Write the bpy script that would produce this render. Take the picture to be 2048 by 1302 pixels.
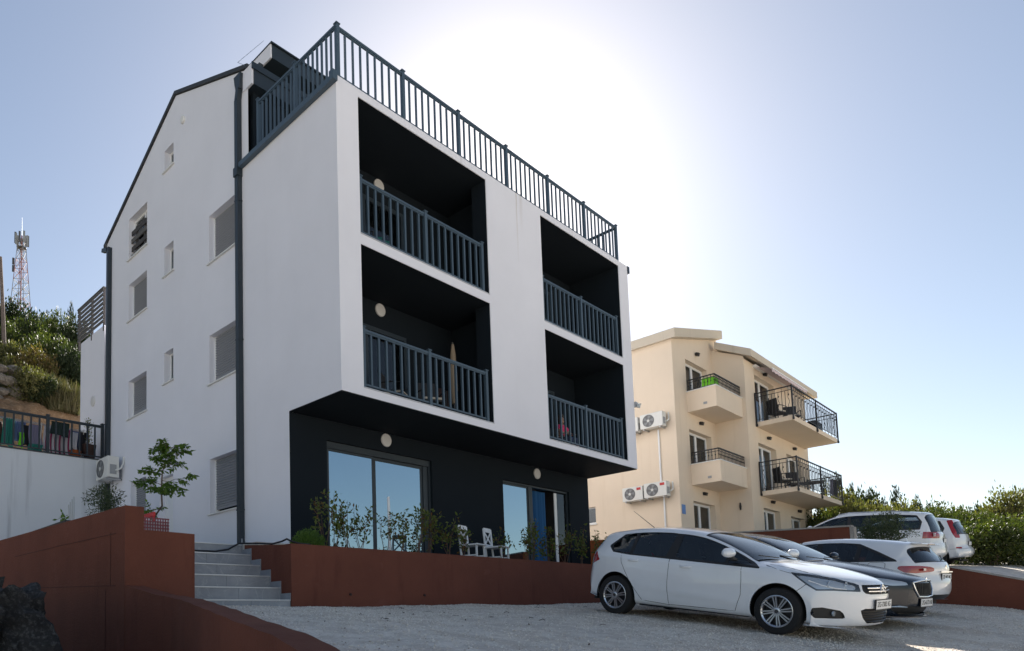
import bpy, bmesh, math, random
import numpy as np
from mathutils import Vector, Matrix
from mathutils.geometry import tessellate_polygon
R = math.radians
scn = bpy.context.scene
for o in list(bpy.data.objects): bpy.data.objects.remove(o)
col = scn.collection
# ------------------------------------------------------------------ camera
cd = bpy.data.cameras.new('camera'); cam = bpy.data.objects.new('camera', cd); col.objects.link(cam)
scn.camera = cam
CR = Vector((0.7077732581, -0.7058915222, -0.0278239821))
CD = Vector((0.0365804238, 0.0759544130, -0.9964400633))
CF = Vector((0.7054919473, 0.7042358170, 0.0795803134))
m = Matrix((CR, -CD, -CF)).transposed().to_4x4(); m.translation = (-8.01829, -10.05048, -0.31473)
cam.matrix_world = m
cd.sensor_width = 36.0; cd.sensor_fit = 'HORIZONTAL'
cd.lens = 36.0 * 1416.14 / 2048
cd.shift_x = (1024 - 850) / 2048; cd.shift_y = (1130.82 - 651) / 2048
cd.clip_start = 0.1; cd.clip_end = 3000
scn.render.resolution_x = 1024; scn.render.resolution_y = 651
# ------------------------------------------------------------------ world, sun, exposure
SUN = Vector((0.663, 0.51, 0.548)).normalized()
w = bpy.data.worlds.new('World'); scn.world = w; w.use_nodes = True
nt = w.node_tree; nt.nodes.clear()
sky = nt.nodes.new('ShaderNodeTexSky'); sky.sky_type = 'NISHITA'; sky.sun_disc = False
sky.sun_elevation = math.asin(SUN.z); sky.sun_rotation = math.atan2(SUN.x, SUN.y)
sky.altitude = 0; sky.air_density = 1.0; sky.dust_density = 0.5; sky.ozone_density = 0.3
bg = nt.nodes.new('ShaderNodeBackground'); bg.inputs['Strength'].default_value = 0.048
wo = nt.nodes.new('ShaderNodeOutputWorld')
hs = nt.nodes.new('ShaderNodeHueSaturation'); hs.inputs['Saturation'].default_value = 0.88
nt.links.new(sky.outputs[0], hs.inputs['Color']); nt.links.new(hs.outputs[0], bg.inputs[0]); nt.links.new(bg.outputs[0], wo.inputs[0])
sl = bpy.data.lights.new('sun', 'SUN'); sl.energy = 5.0; sl.angle = R(0.53); sl.color = (1.0, 0.94, 0.84)
so = bpy.data.objects.new('sun', sl); col.objects.link(so)
so.rotation_euler = SUN.to_track_quat('Z', 'Y').to_euler(); so.location = SUN * 60
scn.render.engine = 'CYCLES'
vs = scn.view_settings; vs.view_transform = 'Standard'; vs.look = 'None'; vs.gamma = 1.0; vs.exposure = 1.5
vs.use_curve_mapping = False
# ------------------------------------------------------------------ materials
MATS = {}
def nodes(name):
    ma = bpy.data.materials.new(name); ma.use_nodes = True
    t = ma.node_tree; return ma, t, t.nodes, t.links, t.nodes['Principled BSDF']
def tc(n, l, scale, kind='Object'):
    c = n.new('ShaderNodeTexCoord'); mp = n.new('ShaderNodeMapping')
    mp.inputs['Scale'].default_value = scale if hasattr(scale, '__len__') else (scale,)*3
    l.new(c.outputs[kind], mp.inputs[0]); return mp.outputs[0]
def noise(n, l, vec, scale, detail=4, rough=.6):
    x = n.new('ShaderNodeTexNoise'); x.inputs['Scale'].default_value = scale
    x.inputs['Detail'].default_value = detail; x.inputs['Roughness'].default_value = rough
    l.new(vec, x.inputs['Vector']); return x.outputs['Fac']
def ramp(n, l, fac, stops):
    r = n.new('ShaderNodeValToRGB'); e = r.color_ramp.elements
    while len(e) < len(stops): e.new(.5)
    for i, (p, c) in enumerate(stops):
        e[i].position = p; e[i].color = (*c, 1) if len(c) == 3 else c
    l.new(fac, r.inputs[0]); return r.outputs[0]
def mixc(n, l, fac, a, b, mode='MIX'):
    x = n.new('ShaderNodeMix'); x.data_type = 'RGBA'; x.blend_type = mode
    for s, v in ((x.inputs[0], fac), (x.inputs[6], a), (x.inputs[7], b)):
        if isinstance(v, (int, float)): s.default_value = v
        elif isinstance(v, tuple): s.default_value = (*v, 1) if len(v) == 3 else v
        else: l.new(v, s)
    return x.outputs[2]
def bump(n, l, h, p, strength=.3, dist=.01):
    b = n.new('ShaderNodeBump'); b.inputs['Strength'].default_value = strength
    b.inputs['Distance'].default_value = dist; l.new(h, b.inputs['Height']); l.new(b.outputs[0], p.inputs['Normal'])
def simple(name, colr, rough=.5, metal=0, var=.0, vs_=4, bs=0, bscale=60, spec=.5, coat=0, bd=.004):
    ma, t, n, l, p = nodes(name)
    p.inputs['Roughness'].default_value = rough; p.inputs['Metallic'].default_value = metal
    p.inputs['Specular IOR Level'].default_value = spec; p.inputs['Coat Weight'].default_value = coat
    p.inputs['Coat Roughness'].default_value = .04
    v = tc(n, l, 1)
    if var:
        f = noise(n, l, v, vs_, 5)
        a = tuple(c*(1-var) for c in colr); b = tuple(min(1, c*(1+var)) for c in colr)
        l.new(ramp(n, l, f, [(.3, a), (.7, b)]), p.inputs['Base Color'])
    else: p.inputs['Base Color'].default_value = (*colr, 1)
    if bs: bump(n, l, noise(n, l, v, bscale, 3), p, bs, bd)
    MATS[name] = ma; return ma
def stucco(name, colr, streak=(.55, .53, .5), amt=.35, rough=.9):
    ma, t, n, l, p = nodes(name); p.inputs['Roughness'].default_value = rough
    p.inputs['Specular IOR Level'].default_value = .2
    v = tc(n, l, 1); f1 = noise(n, l, v, .6, 6); f2 = noise(n, l, tc(n, l, (2.2, 2.2, .12)), 1.6, 6, .65)
    base = mixc(n, l, ramp(n, l, f1, [(.3, (0, 0, 0)), (.75, (1, 1, 1))]), colr, tuple(c*.93 for c in colr))
    st = ramp(n, l, f2, [(.57, (0, 0, 0)), (.8, (amt, amt, amt))])
    c2 = mixc(n, l, st, base, tuple(a*b for a, b in zip(colr, streak)))
    l.new(c2, p.inputs['Base Color'])
    ad = n.new('ShaderNodeMath'); ad.operation = 'MULTIPLY_ADD'; l.new(noise(n, l, v, 1.6, 5, .55), ad.inputs[0]); ad.inputs[1].default_value = 2.2; l.new(noise(n, l, v, 90, 4, .7), ad.inputs[2])
    bump(n, l, ad.outputs[0], p, .45, .008)
    MATS[name] = ma
stucco('white_stucco', (.785, .79, .85), (.86, .85, .83), .18); stucco('white_stucco_old', (.66, .69, .73), (.5, .5, .52), .8)
stucco('beige_stucco', (.76, .64, .505), (.75, .7, .62), .4); stucco('beige_trim', (.60, .53, .43), (.6, .58, .52), .6)
stucco('beige_shade', (.52, .48, .42), (.7, .68, .62), .4)
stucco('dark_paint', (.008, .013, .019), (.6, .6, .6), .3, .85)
def front_stain():
    ma = MATS['white_stucco'].copy(); ma.name = 'white_stucco_front'; n, l = ma.node_tree.nodes, ma.node_tree.links; p = n['Principled BSDF']
    src = p.inputs['Base Color'].links[0].from_socket; v = tc(n, l, 1); sx = n.new('ShaderNodeSeparateXYZ'); l.new(v, sx.inputs[0])
    def mth(op, a, b=None):
        m_ = n.new('ShaderNodeMath'); m_.operation = op; m_.use_clamp = op == 'MULTIPLY'
        for i, q in enumerate((a, b)):
            if q is None: continue
            if isinstance(q, float): m_.inputs[i].default_value = q
            else: l.new(q, m_.inputs[i])
        return m_.outputs[0]
    fac = None
    for cx, w_, z0 in ((.12, .035, 7.4), (.30, .10, 8.3), (4.85, .03, 8.9), (-1.9, .06, 8.6), (2.6, .07, 8.8)):
        a = mth('SUBTRACT', 1.0, mth('DIVIDE', mth('ABSOLUTE', mth('SUBTRACT', mth('ADD', sx.outputs[0], mth('MULTIPLY', noise(n, l, v, 3., 3), .05)), cx)), w_)); a = mth('MAXIMUM', a, 0.0)
        b = mth('MULTIPLY', mth('SUBTRACT', sx.outputs[2], z0), .55); b = mth('MAXIMUM', b, 0.0); f = mth('MULTIPLY', a, b); fac = f if fac is None else mth('MAXIMUM', fac, f)
    fac = mth('MULTIPLY', fac, .55)
    l.new(mixc(n, l, fac, src, (.42, .36, .29)), p.inputs['Base Color']); MATS['white_stucco_front'] = ma
front_stain()
def redwall():
    ma, t, n, l, p = nodes('red_paint'); p.inputs['Roughness'].default_value = .85
    p.inputs['Specular IOR Level'].default_value = .25
    v = tc(n, l, 1)
    f1 = noise(n, l, v, .8, 6); f2 = noise(n, l, tc(n, l, (1.4, 1.4, .25)), 2.5, 6, .7)
    c = ramp(n, l, f1, [(.3, (.136, .046, .029)), (.7, (.182, .062, .039))])
    c = mixc(n, l, ramp(n, l, f2, [(.55, (0, 0, 0)), (.75, (.6, .6, .6))]), c, (.095, .031, .020))
    f3 = noise(n, l, v, 1.7, 3)
    c = mixc(n, l, ramp(n, l, f3, [(.64, (0, 0, 0)), (.68, (.5, .5, .5))]), c, (.190, .070, .048))
    f5 = noise(n, l, tc(n, l, (.9, .9, 2.4)), 5.5, 7, .75)
    c = mixc(n, l, ramp(n, l, f5, [(.60, (0, 0, 0)), (.72, (.45, .45, .45))]), c, (.20, .095, .075))
    l.new(c, p.inputs['Base Color'])
    h = noise(n, l, v, 26, 6, .7); bump(n, l, h, p, .6, .02); MATS['red_paint'] = ma
redwall()
simple('orange_paint', (.42, .12, .045), .85, var=.12, bs=.4, bscale=40, spec=.2)
simple('anthracite', (.020, .030, .040), .45, bs=.05); simple('anthracite_light', (.055, .085, .115), .4)
simple('roof_dark', (.03, .033, .036), .6, var=.2); simple('roof_grey', (.22, .22, .21), .8, var=.2, bs=.3)
simple('shutter', (.25, .26, .285), .5); simple('pvc_white', (.78, .79, .8), .35); simple('sill_white', (.72, .72, .70), .5, var=.06)
simple('lamp_white', (.60, .60, .60), .45); simple('black', (.006, .006, .007), .6); simple('iron', (.012, .012, .014), .5)
simple('rubber', (.012, .012, .013), .85, bs=.3, bscale=90); simple('alloy', (.56, .57, .60), .28, 1.0)
simple('alloy_dark', (.06, .06, .065), .4, .6); simple('chrome', (.75, .76, .78), .12, 1.0)
simple('plastic_dark', (.014, .014, .015), .55, bs=.1); simple('car_white', (.74, .76, .79), .32, coat=1.0, var=.03, vs_=2)
simple('car_dark', (.010, .015, .026), .22, 0, coat=.35, spec=.3); simple('red_seam', (.055, .018, .014), .9); simple('seat_grey', (.05, .055, .06), .9, bs=.3)
simple('tail_red', (.32, .010, .012), .12, coat=1.0); simple('tail_clear', (.55, .45, .45), .12, coat=1.0)
simple('lamp_clear', (.42, .47, .52), .08, .35, coat=1.0); simple('lamp_dark', (.03, .035, .04), .1, coat=1.0)
simple('plate_white', (.70, .71, .72), .4); simple('text_black', (.01, .01, .012), .5); simple('sign_blue', (.10, .22, .50), .5, var=.2)
simple('ac_white', (.66, .66, .63), .5, var=.05); simple('ac_dark', (.13, .135, .14), .5); simple('ac_red', (.45, .03, .03), .5)
simple('chair_white', (.75, .76, .78), .5, var=.05); simple('wood_grey', (.10, .095, .09), .8, var=.25, vs_=9, bs=.4)
simple('wood_dark', (.055, .050, .05), .8, var=.3, vs_=9, bs=.4); simple('pole_wood', (.17, .13, .11), .9, var=.3, bs=.5)
simple('red_plastic', (.55, .02, .02), .4); simple('maroon', (.20, .04, .05), .5); simple('hose', (.008, .008, .010), .5)
simple('steel', (.45, .46, .47), .4, .8); simple('tower_red_hazed', (.34, .15, .14), .6); simple('tower_white', (.30, .29, .29), .6)  # mast red is lightened, distance haze mixed into the colour
simple('antenna_grey', (.30, .31, .32), .6); simple('antenna_dark', (.09, .09, .1), .6); simple('fan_grey', (.26, .27, .28), .5)
simple('skin', (.42, .25, .18), .6); simple('pink', (.80, .04, .16), .7, bs=.2); simple('hair', (.05, .03, .02), .7)
simple('denim', (.06, .08, .16), .85); simple('cloth_teal', (.02, .17, .14), .9, bs=.2); simple('cloth_violet', (.20, .19, .28), .9, bs=.2)
simple('cloth_white', (.52, .52, .57), .9, bs=.2); simple('cloth_dark', (.015, .03, .03), .9); simple('cloth_pinkstripe', (.34, .05, .13), .9)
simple('cloth_blue', (.09, .13, .26), .9); simple('cloth_orange', (.34, .09, .025), .9); simple('cloth_black', (.012, .013, .02), .9)
simple('cloth_cream', (.55, .50, .42), .9, bs=.2); simple('lime', (.18, .60, .02), .7); simple('awning', (.62, .52, .54), .9)
simple('pot_brown', (.05, .022, .017), .7, var=.2); simple('curtain_blue', (.018, .11, .28), .8, bs=.2); simple('curtain_grey', (.10, .10, .11), .9)
simple('bark', (.10, .075, .055), .95, var=.3, vs_=12, bs=.6, bscale=30); simple('stem', (.12, .07, .05), .9)
simple('umbrella', (.30, .23, .16), .9, bs=.2); simple('wicker', (.02, .02, .022), .7, bs=.5)
def tile():
    ma, t, n, l, p = nodes('tile'); p.inputs['Roughness'].default_value = .45
    v = tc(n, l, 1); f = noise(n, l, v, 2.2, 8, .65)
    x = n.new('ShaderNodeTexNoise'); x.inputs['Scale'].default_value = 1.3; x.inputs['Detail'].default_value = 6; x.inputs['Distortion'].default_value = 2.4
    l.new(v, x.inputs['Vector'])
    c = ramp(n, l, f, [(.3, (.23, .245, .27)), (.7, (.33, .345, .37))])
    c = mixc(n, l, ramp(n, l, x.outputs['Fac'], [(.485, (0, 0, 0)), (.5, (.28, .28, .28)), (.515, (0, 0, 0))]), c, (.5, .51, .52))
    l.new(c, p.inputs['Base Color']); MATS['tile'] = ma
tile(); simple('tile_nose', (.55, .56, .58), .35, .3); simple('grout', (.16, .16, .165), .9)
def gravelm():
    ma, t, n, l, p = nodes('gravel'); p.inputs['Roughness'].default_value = .95; p.inputs['Specular IOR Level'].default_value = .1
    v = tc(n, l, 1)
    vo = n.new('ShaderNodeTexVoronoi'); vo.inputs['Scale'].default_value = 38; l.new(v, vo.inputs['Vector'])
    vo2 = n.new('ShaderNodeTexVoronoi'); vo2.inputs['Scale'].default_value = 95; l.new(v, vo2.inputs['Vector'])
    f1 = noise(n, l, v, .35, 6); f2 = noise(n, l, v, 3.2, 6, .7)
    c = ramp(n, l, f1, [(.3, (.74, .67, .58)), (.7, (.83, .77, .69))])
    c = mixc(n, l, ramp(n, l, f2, [(.42, (.75, .75, .75)), (.56, (0, 0, 0))]), c, (.60, .53, .46))
    f4 = noise(n, l, tc(n, l, (1.1, .16, 1)), 1.3, 5, .6)
    c = mixc(n, l, ramp(n, l, f4, [(.50, (0, 0, 0)), (.68, (.55, .55, .55))]), c, (.50, .40, .31))
    h = n.new('ShaderNodeSeparateColor'); l.new(vo.outputs['Color'], h.inputs[0])
    c = mixc(n, l, .6, c, ramp(n, l, h.outputs[0], [(0, (.72, .72, .72)), (1, (1, 1, 1))]), 'MULTIPLY')
    l.new(c, p.inputs['Base Color'])
    ad = n.new('ShaderNodeMath'); ad.operation = 'ADD'; l.new(vo.outputs['Distance'], ad.inputs[0]); l.new(vo2.outputs['Distance'], ad.inputs[1])
    bump(n, l, ad.outputs[0], p, .5, .015); MATS['gravel'] = ma
gravelm()
def pebblem():
    ma, t, n, l, p = nodes('pebble'); p.inputs['Roughness'].default_value = .9; p.inputs['Specular IOR Level'].default_value = .15
    g = n.new('ShaderNodeNewGeometry')
    l.new(ramp(n, l, g.outputs['Random Per Island'], [(0, (.38, .31, .25)), (.12, (.62, .55, .47)), (.6, (.78, .72, .64)), (1, (.84, .80, .74))]), p.inputs['Base Color'])
    MATS['pebble'] = ma
pebblem()
def earth(name, a, b, c3, sc=1.2, bs=.8):
    ma, t, n, l, p = nodes(name); p.inputs['Roughness'].default_value = .95; p.inputs['Specular IOR Level'].default_value = .1
    v = tc(n, l, 1); f = noise(n, l, v, sc, 8, .7); f2 = noise(n, l, v, sc*9, 6, .7)
    c = mixc(n, l, ramp(n, l, f, [(.35, (0, 0, 0)), (.65, (1, 1, 1))]), a, b)
    c = mixc(n, l, ramp(n, l, f2, [(.5, (0, 0, 0)), (.7, (.8, .8, .8))]), c, c3)
    l.new(c, p.inputs['Base Color']); bump(n, l, f2, p, bs, .08); MATS[name] = ma
earth('rock_bank', (.26, .17, .10), (.16, .10, .06), (.36, .27, .19), 1.1)
earth('pale_ground', (.60, .55, .48), (.52, .47, .41), (.66, .62, .56), .3, .2)
earth('soil', (.10, .08, .05), (.07, .055, .035), (.16, .13, .09), .8)
earth('hill_ground', (.10, .085, .04), (.055, .06, .022), (.17, .14, .08), .7)
earth('stone', (.24, .21, .18), (.16, .14, .12), (.33, .30, .26), 2.0)
earth('stone_dark', (.07, .07, .072), (.025, .025, .026), (.15, .15, .15), 3.0)
earth('concrete', (.40, .38, .35), (.30, .28, .26), (.46, .44, .41), 1.0, .3)
earth('asphalt', (.06, .06, .06), (.045, .045, .045), (.08, .08, .08), 1.0, .3)
def leafm(name, cols, trans=.45, rough=.55):
    ma, t, n, l, p = nodes(name); p.inputs['Roughness'].default_value = rough; p.inputs['Specular IOR Level'].default_value = .3
    g = n.new('ShaderNodeNewGeometry'); k = len(cols)
    c = ramp(n, l, g.outputs['Random Per Island'], [(i/(k-1), cc) for i, cc in enumerate(cols)])
    l.new(c, p.inputs['Base Color'])
    tr = n.new('ShaderNodeBsdfTranslucent'); mx = n.new('ShaderNodeMixShader'); mx.inputs[0].default_value = trans
    l.new(mixc(n, l, 1.0, c, (1.0, 1.15, .45), 'MULTIPLY'), tr.inputs['Color'])
    l.new(p.outputs[0], mx.inputs[1]); l.new(tr.outputs[0], mx.inputs[2])
    l.new(mx.outputs[0], n['Material Output'].inputs['Surface']); MATS[name] = ma
leafm('leaf_dark', [(.016, .026, .011), (.026, .040, .014), (.04, .052, .018)], .3)
leafm('leaf_mid', [(.034, .050, .014), (.06, .078, .02), (.10, .108, .03)], .35)
leafm('leaf_olive', [(.08, .086, .03), (.125, .12, .042), (.17, .15, .065)], .35)
leafm('leaf_yellow', [(.085, .08, .02), (.13, .105, .03), (.15, .09, .04)], .35)
leafm('leaf_bright', [(.07, .13, .025), (.11, .19, .04), (.15, .24, .06)])
leafm('leaf_grey', [(.045, .06, .04), (.07, .09, .055), (.10, .12, .08)])
leafm('leaf_red', [(.17, .07, .03), (.11, .14, .04), (.16, .18, .055), (.10, .14, .035), (.13, .17, .045)])
leafm('leaf_conifer', [(.014, .026, .013), (.022, .038, .017), (.032, .048, .02)], .2)
leafm('grass_dry', [(.11, .09, .045), (.08, .078, .03), (.14, .115, .065)], .25)
def glass(name, tint, refl, transp, rough=.01):
    ma, t, n, l, p = nodes(name); n.remove(p)
    gl = n.new('ShaderNodeBsdfGlossy'); gl.inputs['Roughness'].default_value = rough; gl.inputs['Color'].default_value = (*refl, 1)
    tr = n.new('ShaderNodeBsdfTransparent'); tr.inputs['Color'].default_value = (*tint, 1)
    df = n.new('ShaderNodeBsdfDiffuse'); df.inputs['Color'].default_value = (.008, .010, .012, 1)
    m1 = n.new('ShaderNodeMixShader'); m1.inputs[0].default_value = transp; l.new(df.outputs[0], m1.inputs[1]); l.new(tr.outputs[0], m1.inputs[2])
    fr = n.new('ShaderNodeFresnel'); fr.inputs['IOR'].default_value = 1.55
    m2 = n.new('ShaderNodeMixShader'); l.new(m1.outputs[0], m2.inputs[1]); l.new(gl.outputs[0], m2.inputs[2])
    MATS[name] = ma
    return ma, n, l, fr, m2
ma, n_, l_, fr_, m2_ = glass('mirror_glass', (.5, .55, .6), (.58, .76, .87), .5)
mr = n_.new('ShaderNodeMapRange'); l_.new(fr_.outputs[0], mr.inputs[0]); mr.inputs[3].default_value = .62; mr.inputs[4].default_value = 1
l_.new(mr.outputs[0], m2_.inputs[0]); l_.new(m2_.outputs[0], n_['Material Output'].inputs['Surface'])
ma, n_, l_, fr_, m2_ = glass('window_glass', (.6, .65, .68), (.9, .95, 1.0), .6)
l_.new(fr_.outputs[0], m2_.inputs[0]); l_.new(m2_.outputs[0], n_['Material Output'].inputs['Surface'])
ma, n_, l_, fr_, m2_ = glass('windscreen_glass', (.6, .68, .69), (.95, .99, 1.0), .8)
fr_.inputs['IOR'].default_value = 1.8
l_.new(fr_.outputs[0], m2_.inputs[0]); l_.new(m2_.outputs[0], n_['Material Output'].inputs['Surface'])
ma, n_, l_, fr_, m2_ = glass('car_glass', (.78, .84, .85), (.9, .97, 1.0), .8)
fr_.inputs['IOR'].default_value = 1.65
l_.new(fr_.outputs[0], m2_.inputs[0]); l_.new(m2_.outputs[0], n_['Material Output'].inputs['Surface'])
# ------------------------------------------------------------------ builders
ORG = {}
def root(name, loc, label=None, cat=None, group=None, rot=None):
    o = bpy.data.objects.new(name, None); col.objects.link(o); o.location = loc; o.empty_display_size = .2
    if rot is not None: o.rotation_euler = rot; ORG[o.name] = Vector((0, 0, 0))
    else: ORG[o.name] = Vector(loc)
    if label: tag(o, label, cat, group)
    return o
def tag(o, label=None, cat=None, group=None, kind=None):
    if label: o['label'] = label
    if cat: o['category'] = cat
    if group: o['group'] = group
    if kind: o['kind'] = kind
    return o
def org(parent):
    while parent is not None:
        if parent.name in ORG: return ORG[parent.name]
        parent = parent.parent
    return Vector((0, 0, 0))
class MB:
    def __init__(s): s.v = []; s.f = []
    def add(s, vs, fs):
        k = len(s.v); s.v += [tuple(v) for v in vs]; s.f += [tuple(i+k for i in f) for f in fs]; return s
    def box(s, x0, x1, y0, y1, z0, z1):
        return s.add([(x0,y0,z0),(x1,y0,z0),(x1,y1,z0),(x0,y1,z0),(x0,y0,z1),(x1,y0,z1),(x1,y1,z1),(x0,y1,z1)],
                     [(0,3,2,1),(4,5,6,7),(0,1,5,4),(1,2,6,5),(2,3,7,6),(3,0,4,7)])
    def obox(s, c, ex, ey, ez):
        c, ex, ey, ez = Vector(c), Vector(ex), Vector(ey), Vector(ez)
        P = [c+a*ex+b*ey+d*ez for d in (-1, 1) for a, b in ((-1,-1),(1,-1),(1,1),(-1,1))]
        return s.add(P, [(0,3,2,1),(4,5,6,7),(0,1,5,4),(1,2,6,5),(2,3,7,6),(3,0,4,7)])
    def bar(s, a, b, wd, ht=None, up=(0,0,1)):
        a, b = Vector(a), Vector(b); d = b-a; ht = ht or wd
        u = Vector(up)
        if abs(d.normalized().dot(u)) > .98: u = Vector((0,1,0))
        sx = d.cross(u).normalized()*wd/2; sz = sx.cross(d).normalized()*ht/2
        return s.obox((a+b)/2, d/2, sx, sz)
    def tube(s, pts, r, n=8, cap=True):
        pts = [Vector(p) for p in pts]; k = len(s.v); rr = r if hasattr(r, '__len__') else [r]*len(pts)
        prev = None
        for i, p in enumerate(pts):
            d = (pts[min(i+1, len(pts)-1)]-pts[max(i-1, 0)]).normalized()
            if prev is None: a = d.orthogonal().normalized()
            else:
                a = prev - d*prev.dot(d); a = a.normalized() if a.length > 1e-6 else d.orthogonal().normalized()
            prev = a; b = d.cross(a)
            for j in range(n):
                t = 2*math.pi*j/n; q = p+(a*math.cos(t)+b*math.sin(t))*rr[i]; s.v.append(tuple(q))
        for i in range(len(pts)-1):
            for j in range(n):
                s.f.append((k+i*n+j, k+i*n+(j+1)%n, k+(i+1)*n+(j+1)%n, k+(i+1)*n+j))
        if cap:
            s.f.append(tuple(k+j for j in reversed(range(n)))); s.f.append(tuple(k+(len(pts)-1)*n+j for j in range(n)))
        return s
    def lathe(s, prof, n=24, c=(0,0,0), axis='Z', cap=True):
        k = len(s.v); c = Vector(c)
        for r, h in prof:
            for j in range(n):
                t = 2*math.pi*j/n; a, b = r*math.cos(t), r*math.sin(t)
                s.v.append(tuple(c+Vector({'Z':(a,b,h),'Y':(a,h,b),'X':(h,a,b)}[axis])))
        for i in range(len(prof)-1):
            for j in range(n): s.f.append((k+i*n+j, k+i*n+(j+1)%n, k+(i+1)*n+(j+1)%n, k+(i+1)*n+j))
        if cap: s.f.append(tuple(k+j for j in range(n))); s.f.append(tuple(k+(len(prof)-1)*n+j for j in range(n)))
        return s
    def prism(s, poly, lo, hi, axis='Y'):
        n = len(poly)
        f = {'Y': lambda p, h: (p[0], h, p[1]), 'X': lambda p, h: (h, p[0], p[1]), 'Z': lambda p, h: (p[0], p[1], h)}[axis]
        return s.add([f(p, lo) for p in poly]+[f(p, hi) for p in poly],
              [tuple(range(n)), tuple(reversed(range(n, 2*n)))]+[(i, i+n, (i+1) % n+n, (i+1) % n) for i in range(n)])
    def holes(s, outer, holes, pos, axis, depth=.22):
        """flat wall with openings and reveals. outer/holes in 2D; axis 'X' -> (a=y,b=z) at x=pos, 'Y' -> (a=x,b=z)."""
        f = (lambda a, b, h=0: (pos+h, a, b)) if axis == 'X' else (lambda a, b, h=0: (a, pos+h, b))
        loops = [outer]+[[(a0,b0),(a1,b0),(a1,b1),(a0,b1)] for a0, a1, b0, b1 in holes]
        flat = [p for lp in loops for p in lp]
        tris = tessellate_polygon([[Vector((p[0], p[1], 0)) for p in lp] for lp in loops])
        s.add([f(*p) for p in flat], tris)
        for lp in loops[1:]:
            s.add([f(*p) for p in lp]+[f(p[0], p[1], depth) for p in lp], [(i, (i+1) % 4, (i+1) % 4+4, i+4) for i in range(4)])
        return s
    def build(s, name, mat, parent=None, smooth=None, bevel=0):
        me = bpy.data.meshes.new(name); o0 = org(parent)
        me.from_pydata([(v[0]-o0.x, v[1]-o0.y, v[2]-o0.z) for v in s.v], [], s.f)
        bm = bmesh.new(); bm.from_mesh(me); bmesh.ops.recalc_face_normals(bm, faces=bm.faces); bm.to_mesh(me); bm.free()
        me.materials.append(MATS[mat])
        o = bpy.data.objects.new(name, me); col.objects.link(o); o.parent = parent
        if smooth is not None:
            me.polygons.foreach_set('use_smooth', [True]*len(me.polygons)); me.set_sharp_from_angle(angle=R(smooth))
        if bevel:
            b = o.modifiers.new('bevel', 'BEVEL'); b.width = bevel; b.segments = 2; b.limit_method = 'ANGLE'
        return o
def link_copy(o, parent, loc):
    c = o.copy(); col.objects.link(c); c.parent = parent; c.location = loc; return c
def npmesh(name, V, F, mat, parent=None, smooth=False, k=3):
    me = bpy.data.meshes.new(name); n = len(F)
    me.vertices.add(len(V)); me.vertices.foreach_set('co', np.asarray(V, np.float32).ravel())
    me.loops.add(n*k); me.polygons.add(n)
    me.loops.foreach_set('vertex_index', np.asarray(F, np.int32).ravel())
    me.polygons.foreach_set('loop_start', np.arange(0, n*k, k, dtype=np.int32))
    me.polygons.foreach_set('loop_total', np.full(n, k, np.int32))
    if smooth: me.polygons.foreach_set('use_smooth', np.ones(n, bool))
    me.update(); me.validate(); me.materials.append(MATS[mat])
    o = bpy.data.objects.new(name, me); col.objects.link(o); o.parent = parent; return o
def text_mesh(name, txt, mat, parent, origin, ux, uz, size, align='CENTER'):
    cu = bpy.data.curves.new(name, 'FONT'); cu.body = txt; cu.size = size; cu.align_x = align; cu.align_y = 'CENTER'; cu.extrude = .0015
    t = bpy.data.objects.new('tmp', cu); col.objects.link(t); dg = bpy.context.evaluated_depsgraph_get(); dg.update()
    me = bpy.data.meshes.new_from_object(t.evaluated_get(dg)); bpy.data.objects.remove(t)
    ux, uz = Vector(ux), Vector(uz); un = ux.cross(uz)
    M3 = Matrix((ux, uz, un)).transposed().to_4x4(); M3.translation = Vector(origin)-org(parent)
    me.transform(M3); me.materials.clear(); me.materials.append(MATS[mat]); me.name = name
    o = bpy.data.objects.new(name, me); col.objects.link(o); o.parent = parent; return o
# ================================================================== setting
def g0(y): return np.interp(y, [-60, -14, -11, -9, -7.8, -6.6, -5.3, -4, -2.2, -.5, 1], [-2.05, -1.75, -1.36, -1.02, -.82, -.62, -.44, -.27, -.12, -.0, .05])
def gz(x, y):
    x = np.asarray(x, float); y = np.asarray(y, float)
    return g0(y)+.05*np.clip(x-2.3, -1.5, 14)*np.clip(-y/7, 0, 1.15)
def struct(o): o['kind'] = 'structure'; return o
def grid(name, xs, ys, zf, mat, smooth=True):
    X, Y = np.meshgrid(xs, ys, indexing='ij'); Z = zf(X, Y)
    nx, ny = len(xs), len(ys); V = np.stack([X, Y, Z], -1).reshape(-1, 3)
    i, j = np.meshgrid(np.arange(nx-1), np.arange(ny-1), indexing='ij'); a = (i*ny+j).ravel()
    return npmesh(name, V, np.stack([a, a+ny, a+ny+1, a+1], -1), mat, None, smooth, 4)
rng = np.random.default_rng(7)
def fbm(x, y, sc, seed=0, o=4):
    r = np.random.default_rng(seed); z = np.zeros_like(x, dtype=float); amp = 1.
    for k in range(o):
        for q in range(3):
            a = r.uniform(0, 6.28); f = sc*2**k*r.uniform(.7, 1.3); z += amp*np.sin((x*math.cos(a)+y*math.sin(a))*f+r.uniform(0, 6.28))/3
        amp *= .5
    return z
# far ground sheet to the horizon
struct(MB().add([(-1500,-1500,-2.2),(1500,-1500,-2.2),(1500,1500,-2.2),(-1500,1500,-2.2)], [(0,1,2,3)]).build('ground', 'pale_ground'))
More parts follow.
